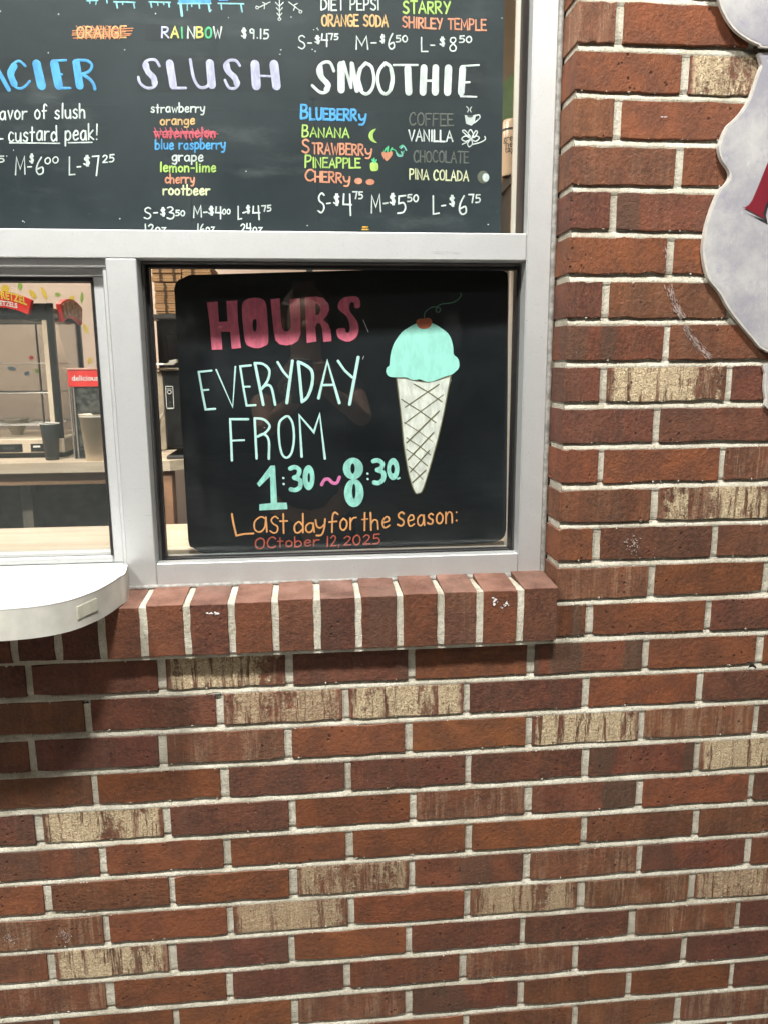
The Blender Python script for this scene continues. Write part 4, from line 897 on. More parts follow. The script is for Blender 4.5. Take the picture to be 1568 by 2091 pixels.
fill([[(705,625),(600,680),(480,760),(400,860),(340,960),(300,1080),(280,1200),(272,1300),(235,1330),(218,1390),(235,1450),(280,1480),(350,1490),(540,1492),(620,1530),(700,1530),(760,1523),(830,1550),(890,1562),(960,1555),(1080,1510),(1180,1470),(1260,1450),(1330,1400),(1380,1340),(1388,1260),(1360,1180),(1300,1125),(1290,1000),(1250,860),(1190,770),(1080,690),(960,625),(830,600)]],
     HP, paint((.42,.85,.76), .07), hours, 'scoop_picture', tf=tf5, h=1.2)
fill([[(830,550),(760,552),(710,575),(700,620),(730,680),(780,712),(850,712),(910,690),(945,640),(948,580),(915,545),(870,540)]], HP, CH, hours, 'cherry_picture', tf=tf5, h=1.5)
draw([(18/7.84,1,[(830,545),(835,470),(880,410),(960,365),(1030,365),(1075,380),(1085,420),(1055,450),(1020,430),(1020,390),(1060,340),(1120,315),(1250,300),(1340,265),(1400,210),(1420,170),(1410,140)])], HP, STM, hours, 'stem_picture', tf=tf5)
draw([(1.2,0,[(742,653),(752,677)]),(1.2,0,[(743,727),(741,733)]),(1.5,0,[(540,820+160/3.015),(541,873)])], HP, WHT, hours, 'chalk_nick')

# ------------------------------------------------------------------ cloud-shaped sign on the right
def sign_mat():
    m, nt, b = mat_new('sponged_paint'); v = objvec(nt)
    c = mixc(nt, ramp(nt, noisen(nt, v, 7, 7, .7), .35, .68), (.28,.28,.315), (.47,.47,.46))
    c = mixc(nt, ramp(nt, noisen(nt, v, 45, 7, .8), .5, .72, 0, .7), c, (.25,.25,.33)); c = mixc(nt, ramp(nt, noisen(nt, v, 80, 5, .8, (1.4,1,.7)), .58, .74, 0, .6), c, (.60,.60,.58))
    nt.links.new(c, b.inputs['Base Color']); b.inputs['Roughness'].default_value = .5; bump(nt, b, noisen(nt, v, 150, 5), .2, .0006); return m
SGN = sign_mat(); SEDGE = simple('white_edge_paint', (.52,.51,.47), .55, var=.1, nscale=60)
sgn = thing('cloud_sign', 'mottled lilac-grey cloud-shaped wooden sign with a dark red letter, cut off by the right edge', 'sign', (480, -30, -560))
def cloud(px, tail, Y, th_, zo=0):
    pl = yplane(Y); p = [Vector(hit(x, y, pl)) for x, y in px] + [Vector((a, Y, b)) for a, b in tail]
    p = smooth_pts(p, True, 3)
    c = sum(p, Vector())/len(p)
    m = MB().slab([(q.x, q.y, q.z) for q in p], Vector((0, th_, 0))); o = fixnormals(m.build('sign_panel', SEDGE, sgn))
    inner = [c + (q-c)*(1-3.2/max(30, (q-c).length)) for q in p]
    f = MB(); fill_mesh(f, [[(q.x, q.y, q.z) for q in inner]], (0, -1, 0), .35); f.build('sponged_face', SGN, sgn)
SGY = -11.0
SGU = SGY - 6
cloud([(1460,-60),(1466,-10),(1474,18),(1488,44),(1505,64),(1528,80),(1550,90),(1572,97)], [(470,-3),(560,20),(640,70),(700,160),(650,260),(540,300),(420,260),(330,180)], SGU, 5.6)
cloud([(1570,106),(1556,130),(1545,160),(1535,190),(1524,212),(1506,236),(1485,256),(1472,284),(1468,302),(1474,325),(1488,346),(1490,360),(1482,374),(1470,385),(1456,415),(1445,448),(1438,480),(1435,512),(1440,548),(1449,572),(1470,598),(1488,630),(1512,662),(1538,692),(1570,719)],
      [(470,-465),(540,-520),(640,-560),(740,-520),(800,-420),(830,-300),(800,-160),(720,-80),(600,-30),(500,-45)], SGY, 8)
cloud([(1568,742),(1562,762),(1560,790),(1563,815),(1569,835)], [(450,-560),(520,-600),(600,-590),(640,-540),(560,-500),(470,-478)], SGY+3, 5)
LP = yplane(SGY-.6)
fill([[(1600,262),(1568,328),(1545,385),(1535,408),(1528,418),(1520,423),(1514,422),(1530,430),(1548,440),(1561,446),(1557,436),(1562,420),(1575,395),(1608,330),(1640,262)]], LP, paint((.16,.006,.016), .1), sgn, 'letter', smooth=False, h=1.1)
fill([[(1516,432),(1530,438),(1547,446),(1560,453),(1567,457),(1563,440),(1566,425),(1578,400),(1616,330),(1650,262),(1641,262),(1606,334),(1572,396),(1559,420),(1556,437),(1561,449),(1540,441)]], LP, DRK, sgn, 'letter_shadow', smooth=False, h=.7)
MB().box(520, 560, SGY+8, 2, -300, -260).build('batten', BLACK, sgn)

# ------------------------------------------------------------------ inside the kiosk
room = simple('painted_interior', (.58,.46,.36), .8, var=.04, nscale=4); DARKW = simple('dark_interior', (.05,.04,.035), .8)
def st(name, mb_, mat): return tag(mb_.build(name, mat), kind='structure')
st('floor', MB().box(-3200, 1600, 175, 3200, -ZG+1, -ZG+12), DARKW)
st('ceiling', MB().box(-3200, 1600, 215, 3200, 900, 960), simple('ceiling_paint', (.6,.56,.5), .8))
bw = st('back_wall', MB().box(-3200, 1600, 2500, 2600, -ZG+12, 900), simple('peach_wallpaper', (.82,.68,.60), .8, var=.05, nscale=3))
st('side_wall', MB().box(-3300, -3201, 175, 2499, -ZG+12, 900), room); st('side_wall', MB().box(640, 740, 215, 2499, -ZG+12, 900), simple('brown_partition', (.20,.145,.10), .8))
st('inner_apron', MB().box(-1560, 30, 172, 200, -ZG, -815), DARKW)
WP = yplane(2498)
cf = {'y': paint((.75,.58,.08), .1), 'g': paint((.32,.50,.12), .1), 'r': paint((.70,.05,.05), .1), 'b': paint((.18,.28,.38), .1)}
rd = random.Random(3)
dabs = [(11,589,'y',9,8,.3),(41,584,'g',5,8,0),(67,600,'y',5,11,-.7),(90,598,'y',4,14,-.4),(118,601,'g',6,4,.2),(146,610,'y',5,8,.5),(167,607,'g',3,11,.05),(192,591,'y',4,7,0),(194,622,'r',5,6,.3),(175,670,'y',4,11,-.4),(197,674,'b',3.5,10,0),(183,736,'y',4,7,.4),(64,730,'r',5,4,0),(24,752,'b',9,4,.2),(55,762,'b',6,4,-.3),(77,757,'g',7,4,.4)]
for _ in range(40): dabs.append((rd.uniform(-380, 230), rd.uniform(560, 800), rd.choice('ygrb'), rd.uniform(3, 6), rd.uniform(4, 11), rd.uniform(-1, 1))) if False else None
for _ in range(30):
    dabs.append((rd.uniform(-420, -20), rd.uniform(560, 820), rd.choice('yygrb'), rd.uniform(3, 6), rd.uniform(5, 11), rd.uniform(-1, 1)))
for x, y, k, a, b, r_ in dabs:
    e = [(x + a*math.cos(t)*math.cos(r_) - b*math.sin(t)*math.sin(r_), y + a*math.cos(t)*math.sin(r_) + b*math.sin(t)*math.cos(r_)) for t in [i*2*math.pi/10 for i in range(10)]]
    fill([e], WP, cf[k], bw, 'confetti_dab', smooth=False)
for x, y, z, p in ROOM_LAMPS:
    t = thing('ceiling_lamp', 'square ceiling lamp inside the kiosk, %s' % ('added to wash the patterned back wall' if y > 1500 else 'behind the sliding window' if x < -1000 else 'behind the hours board'), 'lamp', (x, y, z+140), 'ceiling lamps inside the kiosk')
    MB().bbox(x-220, x+220, y-220, y+220, z+60, z+139, 5).build('housing', WHITE, t)
    ld = bpy.data.lights.new('room_lamp', 'AREA'); ld.size = .4; ld.energy = p; ld.color = (1.0, .88, .76)
    lo = bpy.data.objects.new('room_lamp', ld); COL.objects.link(lo); lo.location = W(x, y, z+50)

# near counter just behind the glass
ZN = -768.0
yb = atZ(350, 1070, ZN).y
nc = thing('window_counter', 'pale butcher-block counter directly behind the window glass', 'counter', (-700, 330, -ZG))
MB().bbox(-1560, 28, 174, yb, ZN-38, ZN, 2).build('counter_top', WOOD, nc); MB().box(-1540, -1500, 200, 240, -ZG+12, ZN-38).build('leg', WOODR, nc); MB().box(-40, 0, yb-60, yb-20, -ZG+12, ZN-38).build('leg', WOODR, nc)
# back counter
YC = 1100.0; ZC = atY(100, 945, YC).z
xr = atY(347, 945, YC).x
bc = thing('back_counter', 'wooden back counter with a mitred corner carrying the pretzel case', 'counter', (-1500, 1500, -ZG))
fr = [(-2900, YC), (xr, YC), (xr+420, YC+330), (xr+420, 2300), (-2900, 2300)]
hgt = (ZC - atY(100, 966, YC).z)
MB().slab([(a, b, ZC) for a, b in fr], Vector((0, 0, -hgt))).build('counter_top', WOOD, bc)
ap = ZC - atY(100, 990, YC+25).z
MB().box(-2900, xr-24, YC+25, YC+45, ZC-ap, ZC-hgt-.5).build('apron', WOODR, bc)
lx0, lx1 = atY(332, 1000, YC+20).x, atY(354, 1000, YC+20).x
MB().bbox(lx0, lx1, YC+15, YC+70, -ZG+12, ZC-hgt-1, 2).build('leg', simple('stained_post', (.42,.22,.13), .6), bc)
MB().bbox(lx0-26, lx0-12, YC+18, YC+60, -ZG+12, ZC-hgt-1, 2).build('leg', WOODR, bc)
MB().box(-2880, lx0-60, YC+190, YC+200, -ZG+12, ZC-hgt-2).build('back_panel', simple('dim_cabinet', (.10,.075,.06), .7, var=.25), bc)
sx0, sx1 = atY(47, 1030, YC+120).x, atY(68, 1030, YC+120).x
MB().box(sx0, sx1, YC+110, YC+150, -ZG+12, ZC-hgt-2).build('leg', simple('grey_leg', (.22,.18,.14), .6), bc)
def on(px, py): p = atZ(px, py, ZC); return p
# pretzel display case
YP = atZ(60, 936, ZC).y + 10
case = thing('pretzel_case', 'black framed glass pretzel warmer with a red arched sign on the back counter', 'display case', (atY(0, 900, YP).x, YP+150, ZC))
X = lambda px, py, Y=YP: atY(px, py, Y).x
Zp = lambda px, py, Y=YP: atY(px, py, Y).z
ztop, zbot = Zp(90, 618), ZC + 4
xR = X(108, 650); xL = xR - 620; DP = 270
pw = X(108, 650) - X(96, 650)
for (a, yy) in ((xR-pw, YP), (xL, YP), (xR-pw, YP+DP), (xL, YP+DP)):
    MB().bbox(a, a+pw, yy, yy+pw, zbot+40, ztop, 1.5).build('post', BLACK, case)
zb2 = Zp(90, 652)
for yy in (YP-1, YP+DP+1): MB().bbox(xL+pw, xR-pw-1, yy, yy+pw, zb2, ztop-1, 1.5).build('top_rail', BLACK, case)
for a in (xR-pw-1, xL+1): MB().bbox(a, a+pw-1, YP+pw+1, YP+DP-1, zb2+18, ztop-14, 1.5).build('top_rail', DARKGREY, case)
MB().bbox(xL, xR, YP, YP+DP+pw, ztop-30, ztop-24, 1).build('roof', BLACK, case)
MB().bbox(xR-pw-17, xR-pw-3, YP+2, YP+14, zbot+62, zb2-1, 1).build('door_edge', CREAM, case)
MB().bbox(xL-4, xR+4, YP-6, YP+DP+pw+6, zbot+12, Zp(50, 896), 2).build('base', CREAM, case)
MB().box(xL+30, xR-10, YP+10, YP+DP-10, zbot-3, zbot+12).build('foot', BLACK, case)
for a, b in ((-45, 48), (65, 95)):
    b_ = MB().box(X(a, 915), X(b, 915), YP-8, YP-6.2, Zp(50, 922), Zp(50, 906)).build('label_plate', BLACK, case)
MB().box(X(8,912), X(32,912), YP-9, YP-8.2, Zp(20,917), Zp(20,912)).build('plate_mark', DARKGREY, case); MB().box(X(70,912), X(84,912), YP-9, YP-8.2, Zp(20,914), Zp(20,910)).build('plate_mark', WHITE, case)
for a, b, c, d in ((xL+pw, xR-pw, YP+4, YP+6), (xL+pw, xR-pw, YP+DP+4, YP+DP+6)):
    MB().box(a, b, c, d, zbot+60, zb2).build('glass', CASEGLASS, case)
MB().box(xR-8, xR-6, YP+pw, YP+DP, zbot+60, zb2).build('glass', CASEGLASS, case)
for k, zz in enumerate((Zp(50, 742), Zp(50, 804), Zp(50, 870))):
    m = MB()
    for i in range(9): m.cyl((xL+40, YP+30+i*30, zz), 1.6, 1.6, xR-xL-80, 6, axis='x')
    m.cyl((xR-150, YP+40, zz), 2, 2, 200, 6, axis='y'); m.build('wire_shelf', simple('chrome_wire', (.35,.32,.30), .3, .6), case)
m = MB(); m.cyl((X(48,780), YP+150, zbot+60), 3.5, 3.5, zb2-zbot-62, 10); m.build('spindle', simple('chrome_rod', (.3,.28,.26), .3, .6), case)
m = MB(); m.lathe((X(33, 860, YP+150), YP+150, Zp(30, 895, YP+150)), [(3,-8),(10,0),(38,62),(40,64),(38,60),(8,2)], 24); m.build('salt_funnel', simple('frosted_plastic', (.5,.44,.36), .5), case, True)
MB().box(xL+60, xR-100, YP+60, YP+260, zb2+2, ztop-40).build('heater', DARKGREY, case)
# arched signs
def arch(c, w_, hh, bow, Y, dx=(1, 0), n=16):
    out = []
    for i in range(n+1):
        t = i/n*2-1; out.append((c[0]+dx[0]*t*w_/2, Y+dx[1]*t*w_/2, c[1]+hh/2-bow*t*t))
    for i in range(n, -1, -1):
        t = i/n*2-1; out.append((c[0]+dx[0]*t*w_/2*.86, Y+dx[1]*t*w_/2*.86, c[1]-hh/2-bow*t*t*.8))
    return out
c0 = (X(-2, 612), Zp(0, 611)); wS = (X(70, 612)-X(-74, 612))
MB().slab(arch(c0, wS, 46, 26, YP-22), Vector((0, 20, 0))).build('arched_sign', RED, case)
MB().slab(arch((c0[0], c0[1]-30), wS*.84, 26, 20, YP-14), Vector((0, 12, 0))).build('arched_sign_back', BLACK, case)
def font_text(txt, size, mat, parent, fn, name='lettering', extr=.4, bold=.0):
    cu = bpy.data.curves.new(name, 'FONT'); cu.body = txt; cu.size = size; cu.align_x = 'CENTER'; cu.resolution_u = 3; cu.offset = bold
    o = bpy.data.objects.new('tmp_text', cu); COL.objects.link(o); dg = bpy.context.evaluated_depsgraph_get()
    me = bpy.data.meshes.new_from_object(o.evaluated_get(dg)); bpy.data.objects.remove(o)
    vs = [fn(v.co.x, v.co.y) for v in me.vertices]; fs = [tuple(p.vertices) for p in me.polygons]; bpy.data.meshes.remove(me)
    return obj(name, vs, fs, mat, parent)
def onarch(Y, c, bow, w_, k=1.0): return lambda x, y: (c[0]+x*k, Y, c[1]+y - bow*((x*k+c[0]-c0[0])/(w_/2))**2)
AS = [c for c in case.children if c.name.startswith('arched_sign')][0]
font_text('PRETZEL', 30, cf['y'], AS, onarch(YP-23, (c0[0]+44, c0[1]+1), 26, wS, .70), bold=1.0)
font_text('PRETZELS', 19, WHT, AS, onarch(YP-23, (c0[0]+25, c0[1]-18), 24, wS, .8), bold=.6)
# side sign, half turned away
cs_ = (xR+14, Zp(125, 628, YP+120))
MB().slab(arch(cs_, 190, 56, 22, YP+150, (.06, 1)), Vector((-14, 1, 0))).build('arched_sign', RED, case)
MB().slab(arch(cs_, 165, 44, 18, YP+148, (.06, 1)), Vector((3, -1, 0))).build('sign_print', simple('brown_print', (.45,.25,.14), .5, var=.5, nscale=60), case)
# red-topped snack box, cups, bucket, cone
YR = YP - 40
bx0, bx1 = X(138, 770, YR), X(228, 770, YR)
box = thing('snack_dispenser', 'clear snack dispenser with a red header reading delicious', 'dispenser', ((bx0+bx1)/2, YR+80, ZC))
MB().bbox(bx0, bx1, YR, YR+120, Zp(170, 790, YR), Zp(170, 755, YR), 2).build('header', RED, box); MB().bbox(bx0-2, bx1+2, YR-2, YR+122, Zp(170, 755, YR)+.5, Zp(170, 751, YR), 1).build('lid', simple('pink_lid', (.65,.35,.28), .5), box)
font_text('delicious', 22, WHT, [c for c in box.children if c.name.startswith('header')][0], lambda x, y: (X(174, 773, YR)+x, YR-.6, Zp(170, 777, YR)+y), bold=.3)
MB().bbox(bx0+6, bx1-6, YR+6, YR+114, ZC+34, Zp(170, 790, YR)-1, 2).build('contents', simple('dark_packets', (.05,.05,.045), .4, var=.9, nscale=60, dirt=.5), box)
m = MB()
for a in (bx0, bx0+12): m.bbox(a, a+4, YR-1, YR+5, ZC+1, Zp(170, 790, YR)-1, .5)
m.build('corner_rail', simple('clear_grey', (.25,.22,.2), .3), box); MB().bbox(bx0, bx1, YR, YR+120, ZC+.5, ZC+30, 2).build('base', BLACK, box)
def cup(name, label, cat, pxL, pxR, ptop, pbot, mat, taper, rim, lip=0, group=None):
    c = on((pxL+pxR)/2, pbot); Y = c.y
    r1 = (atY(pxR, ptop, Y).x - atY(pxL, ptop, Y).x)/2; h = atY((pxL+pxR)/2, ptop, Y).z - ZC; cxx = (atY(pxR, ptop, Y).x + atY(pxL, ptop, Y).x)/2
    t = thing(name, label, cat, (cxx, Y+r1, ZC), group)
    r0 = r1*taper
    MB().lathe((cxx, Y+r1, ZC), [(r0*.9, 2), (r0, 0), (r0+(r1-r0)*.95, h*.94)] + ([(r1+lip, h*.94), (r1+lip, h-1)] if lip else []) + [(r1-.5, h), (r1-2, h-1), (r0-1.5, 3), (0, 3)], 40).build('cup_body', mat, t, True)
    m = MB(); K = 40
    for i in range(K):
        for j in range(6):
            a = 2*math.pi*i/K; b = 2*math.pi*j/6; rr = r1+lip+1.5*math.cos(b); m.v.append((cxx+rr*math.cos(a), Y+r1+rr*math.sin(a), ZC+h+1.5*math.sin(b)))
    for i in range(K):
        for j in range(6): m.f.append((i*6+j, ((i+1) % K)*6+j, ((i+1) % K)*6+(j+1) % 6, i*6+(j+1) % 6))
    m.build('rim', rim, t, True); return t
cup('black_cup', 'small black paper cup with a pale rolled rim beside the pretzel case', 'cup', 75, 114, 866, 941, simple('black_paper', (.03,.033,.035), .6), .68, WHITE)
cup('paper_bucket', 'cream paper bucket in front of the red-headed dispenser', 'bucket', 152, 226, 848, 943, simple('cream_paper', (.88,.78,.66), .65, var=.05), .8, CREAM, 1.5)
pc = thing('paper_cone', 'pale tall paper cone behind the dispenser header', 'paper cone', (X(220, 750, YR+330), YR+330, Zp(200, 760, YR+330)))
MB().cyl((X(222, 750, YR+330), YR+330, ZC+1), 95, 4, Zp(210, 640, YR+330)-ZC, 40).build('cone_sheet', simple('cone_paper', (.72,.54,.42), .7), pc, True)
# right of the mullion: shelf, flattened cartons, machine
YS = 1350.0
xa, xb = atY(296, 600, YS).x, atY(640, 600, YS).x
zs = atY(330, 641, YS).z
shf = thing('wall_shelf', 'dark shelf holding stacks of folded cartons behind the hours board', 'shelf', ((xa+xb)/2, YS+150, zs-14))
MB().bbox(xa, xb, YS-4, YS+300, zs-14, zs-.5, 1.5).build('shelf_board', DARKGREY, shf)
up0, up1 = atY(306, 700, YS).x, atY(313, 700, YS).x
MB().bbox(up0, up1, YS, YS+40, ZC+2, 700, 1).build('upright', DARKGREY, shf); MB().bbox(xb-20, xb, YS, YS+40, ZC+2, 700, 1).build('upright', DARKGREY, shf)
cb_ = thing('dark_filler', 'plain black cabinet made up to darken the gap between the shelf of cartons and the paper tray', 'filler', (xa+180, YS+160, ZC))  # made-up black box, added so the gap under the shelf reads dark
MB().bbox(up1+2, xb-24, YS+60, YS+280, ZC+3, zs-16, 3).build('filler_body', BLACK, cb_)
MB().bbox(up1+30, xb-60, YS+56, YS+59, ZC+40, zs-60, 1).build('filler_front', simple('black_glass', (.01,.01,.012), .15, bs_=0), cb_)
STRAP = simple('brown_strap', (.06,.035,.02), .5)
def bundle(px0, px1, py0, py1, lab, nlay):
    x0, x1 = atY(px0, py1, YS).x, atY(px1, py1, YS).x; z0, z1 = atY(px0, py1, YS).z, atY(px0, py0, YS).z
    t = thing('carton_bundle', lab, 'cartons', ((x0+x1)/2, YS+90, z0), 'bundles of folded cartons on the shelf')
    hh = (z1-z0)/nlay
    for i in range(nlay):
        j = random.uniform(-2.5, 2.5)
        MB().bbox(x0+j, x1+j, YS+random.uniform(0, 5), YS+200, z0+i*hh+.4, z0+(i+1)*hh-.3, .4).build('carton', CARD, t)
    for fx in ((.35,) if px1-px0 < 60 else (.3, .75)):
        xx = x0+(x1-x0)*fx; m = MB()
        for i in range(nlay): q = xx+random.uniform(-2, 2); m.box(q-3, q+3, YS-2.5, YS-.6, z0+i*hh, z0+(i+1)*hh+.6)
        m.build('strap', STRAP, t)
bundle(318, 392, 577, 640, 'tall bundle of folded brown cartons standing on the dark shelf', 12)
bundle(392, 470, 580, 640, 'bundle of folded cartons on the shelf, mostly hidden by the board corner', 12)
bundle(311, 371, 545, 574, 'upper left bundle of folded brown cartons under the transom', 5)
bundle(373, 432, 540, 576, 'upper right bundle of folded brown cartons peeking over the board corner', 7)
# machine with a control plate
YM = YC + 40
mc = thing('drink_machine', 'black machine with a small control plate on the end of the back counter', 'machine', (X(360,900,YM), YM+90, ZC))
MB().bbox(X(338,850,YM), X(338,850,YM)+190, YM, YM+200, Zp(350,912,YM), Zp(350,758,YM), 3).build('body', BLACK, mc)
MB().bbox(X(323,850,YM), X(337,850,YM), YM+4, YM+200, Zp(350,918,YM), Zp(350,758,YM), 2).build('side_panel', simple('grey_beige', (.30,.23,.17), .6), mc)
MB().bbox(X(324,850,YM), X(337,850,YM)+190, YM-6, YM+200, Zp(350,756,YM), Zp(350,751.5,YM), 1).build('top_edge', CREAM, mc)
MB().bbox(X(336,850,YM), X(358,850,YM)+100, YM-4, YM+190, ZC+1, ZC+10, 2).build('foot', DARKGREY, mc)
m = MB(); a0, a1, b0, b1 = X(338.5,800,YM), X(354.5,800,YM), Zp(345,835,YM), Zp(345,788,YM)
for q in ((a0,a1,b1-2.2,b1),(a0,a1,b0,b0+4),(a0,a0+1.8,b0,b1),(a1-1.8,a1,b0,b1),(a0,a1,b1-9,b1-7.5)): m.box(q[0], q[1], YM-2.2, YM-.4, q[2], q[3])
m.build('plate_frame', simple('silver_print', (.55,.53,.5), .4), mc)
cxm = (a0+a1)/2; czm = b1-17; mm_ = MB(); K = 20
for i in range(K):
    for rr in (4.2, 6.4): a = 2*math.pi*i/K; mm_.v.append((cxm+rr*math.cos(a), YM-2.4, czm+rr*math.sin(a)))
for i in range(K): j = (i+1) % K; mm_.f.append((2*i, 2*i+1, 2*j+1, 2*j))
mm_.build('dial', simple('silver_dial', (.55,.53,.5), .4), mc)
for q in range(2): MB().box(cxm-3.5, cxm+3.5, YM-2.2, YM-.4, b0+7+q*9, b0+12+q*9).build('button', DARKGREY, mc)
tr_ = thing('paper_tray', 'white paper tray lying on top of the black machine', 'tray', (X(335,743,YM-30), YM-20, Zp(335,750,YM)))
MB().bbox(X(312,745,YM-30), X(333,745,YM-30), YM-30, YM+60, Zp(335,745,YM-30), Zp(335,741.5,YM-30), .5).build('tray_edge', WHITE, tr_)
q = [atY(x, y, YM-34) for x, y in ((333,745),(352,745),(361,738),(360,733),(345,736),(346,739))]
MB().slab([(p.x, p.y, p.z) for p in q], Vector((0, 30, 0))).build('tray_end', simple('grey_card', (.34,.30,.26), .6), tr_)
bg_ = thing('crumpled_bag', 'crumpled clear plastic bag hanging beside the machine', 'bag', (X(325,860,YM-50), YM-50, Zp(325,900,YM-50)))
p_ = [atY(x, y, YM-50) for x, y in ((318,905),(320,872),(324,850),(334,840),(334,846),(327,856),(326,880),(324,905))]
MB().slab([(p.x, p.y, p.z) for p in p_], Vector((0, 12, 0))).build('bag_film', simple('bag_plastic', (.45,.36,.28), .3), bg_)
# right side behind the trim: note, blue tin, shelf with cups
MB().box(*(lambda a, b: (a, b))(atY(1030,920,230).x, atY(1043,920,230).x), 229, 231, atY(1035,935,230).z, atY(1035,902,230).z).build('paper_note', WHITE)
tag(bpy.data.objects['paper_note'], 'small white note standing behind the right edge of the hours board', 'note')
bt = thing('blue_tin', 'dark blue tin behind the right edge of the hours board', 'tin', (atY(1030,1000,240).x, 260, atY(1030,1060,240).z))
MB().cyl((atY(1024,1000,250).x, 262, ZN+.5), 16, 16, atY(1030,936,250).z-ZN, 28).build('tin_body', simple('blue_print', (.03,.04,.18), .4, var=.6, nscale=50), bt, True)
MB().cyl((atY(1024,1000,250).x, 262, atY(1030,936,250).z+.6), 16.6, 16.6, 5, 28).build('lid', simple('purple_lid', (.08,.04,.16), .4), bt, True)
zsh = -18.0
def xz(px, py):  # a point of the cup shelf seen at a pixel
    return atZ(px, py, zsh)
s0, s1 = xz(1022, 402), xz(1053, 366)
cs = thing('cup_shelf', 'black shelf edge with tan cup sleeves, seen past the right edge of the menu board', 'shelf', (s0.x+60, (s0.y+s1.y)/2, zsh))
v2 = (s1-s0)
MB().slab([tuple(s0-v2*2), tuple(s1+v2*1.5), tuple(s1+v2*1.5+Vector((5,160,0))), tuple(s0-v2*2+Vector((5,260,0)))], Vector((0,0,22))).build('shelf_board', BLACK, cs)
q0_, q1_ = s0-v2*2+Vector((1,4,-1)), s1+v2*1.5+Vector((1,4,-1))
MB().slab([tuple(q0_), tuple(q1_), (q1_.x, q1_.y, -700), (q0_.x, q0_.y, -700)], Vector((6, 20, 0))).build('back_panel', BLACK, cs)
for k, (pl_, pr_, ptop, yy, lab) in enumerate(((1029, 1068, 239, s1.y+45, 'tan printed cup-sleeve stack nearest the window trim'), (1010, 1036, 256, s0.y+60, 'tan printed cup-sleeve stack half hidden by the menu board'))):
    xL_, xR_ = atY(pl_, 330, yy).x, atY(pr_, 330, yy).x; r_ = (xR_-xL_)/2; cxx = (xL_+xR_)/2; zt_ = atY(pl_, ptop, yy).z
    t = thing('cup_sleeve_stack', lab, 'cups', (cxx, yy+r_, zsh+22), 'stacks of tan cup sleeves'); z0 = zsh+22
    SL = simple('glossy_tan', (.60,.44,.31), .22, var=.04); hh = zt_-z0
    MB().lathe((cxx, yy+r_, z0), [(r_*.9,0),(r_,4),(r_,hh-6),(r_*.93,hh),(0,hh)], 36).build('cup_body', SL, t, True)
    MB().lathe((cxx, yy+r_, z0+hh*.80), [(r_+.4,0),(r_+.4,hh*.04)], 36).build('black_band', BLACK, t, True)
    def wrap(x, y, cxx=cxx, yy=yy, r_=r_, z0=z0): a = x/r_; return (cxx+(r_+.5)*math.sin(a), yy+r_-(r_+.5)*math.cos(a), z0+y)
    SF = 21
    for j, (tx, yo) in enumerate((('green', .60), ('heri', .49), ('tage', .40))):
        font_text(tx, SF, BLACK, t, lambda x, y, yo=yo: wrap(x-6, y+hh*yo), bold=.0)
gpp = [atY(x, y, 1195) for x, y in ((985,196),(1024,172),(1045,150),(1062,138),(1100,128),(1100,330),(985,330))]
gp = MB().slab([(p.x, p.y, p.z) for p in gpp], Vector((0, 6, 0))).build('green_banner', simple('green_cloth', (.16,.25,.11), .8))
tag(gp, 'dull green cloth hanging behind the tan cup sleeves', 'cloth')
st('partition', MB().box(60, 638, 1210, 1240, -ZG+12, 900), simple('tan_partition', (.26,.19,.13), .8, var=.05))

# ------------------------------------------------------------------ the photographer, seen only mirrored in the glass
SKIN = simple('skin', (.50,.29,.20), .5, var=.05); CLOTH = simple('black_cotton', (.012,.012,.014), .9); HAIR = simple('brown_hair', (.10,.055,.03), .5, var=.4, nscale=60); JEAN = simple('denim', (.03,.045,.08), .9)
CX, CY, CZ = CAM.x, CAM.y, CAM.z
def skin_obj(name, verts, edges, radii, mat, parent, sub=2, root=0):
    me = bpy.data.meshes.new(name); me.from_pydata([W(*v) for v in verts], edges, []); me.materials.append(mat)
    o = bpy.data.objects.new(name, me); COL.objects.link(o)
    if parent: o.parent = parent; o.location = -absloc(parent)
    md = o.modifiers.new('skin', 'SKIN'); md.use_smooth_shade = True
    for i, r_ in enumerate(radii):
        rr = r_ if isinstance(r_, tuple) else (r_, r_); me.skin_vertices[0].data[i].radius = (rr[0]/1000, rr[1]/1000)
    me.skin_vertices[0].data[root].use_root = True
    o.modifiers.new('sub', 'SUBSURF').levels = sub; o.modifiers['sub'].render_levels = sub
    return o
per = thing('person', 'person in a dark t-shirt raising a phone, faintly mirrored in the window glass', 'person', (CX, -1600, -ZG))
PX, PY = CX-8, -1590
V_ = [(PX,PY,-1000),(PX,PY+5,-820),(PX,PY+10,-640),(PX,PY+22,-500),(PX,PY+38,-430),(PX,PY+62,-345),(PX,PY+66,-265),(PX,PY+55,-205)]
R_ = [(160,110),(135,100),(150,105),(120,80),(52,52),(66,76),(80,92),(50,60)]
E_ = [(i, i+1) for i in range(7)]
def chain(start, pts, rad):
    prev = start
    for p, r_ in zip(pts, rad): V_.append(p); R_.append(r_); E_.append((prev, len(V_)-1)); prev = len(V_)-1
    return prev
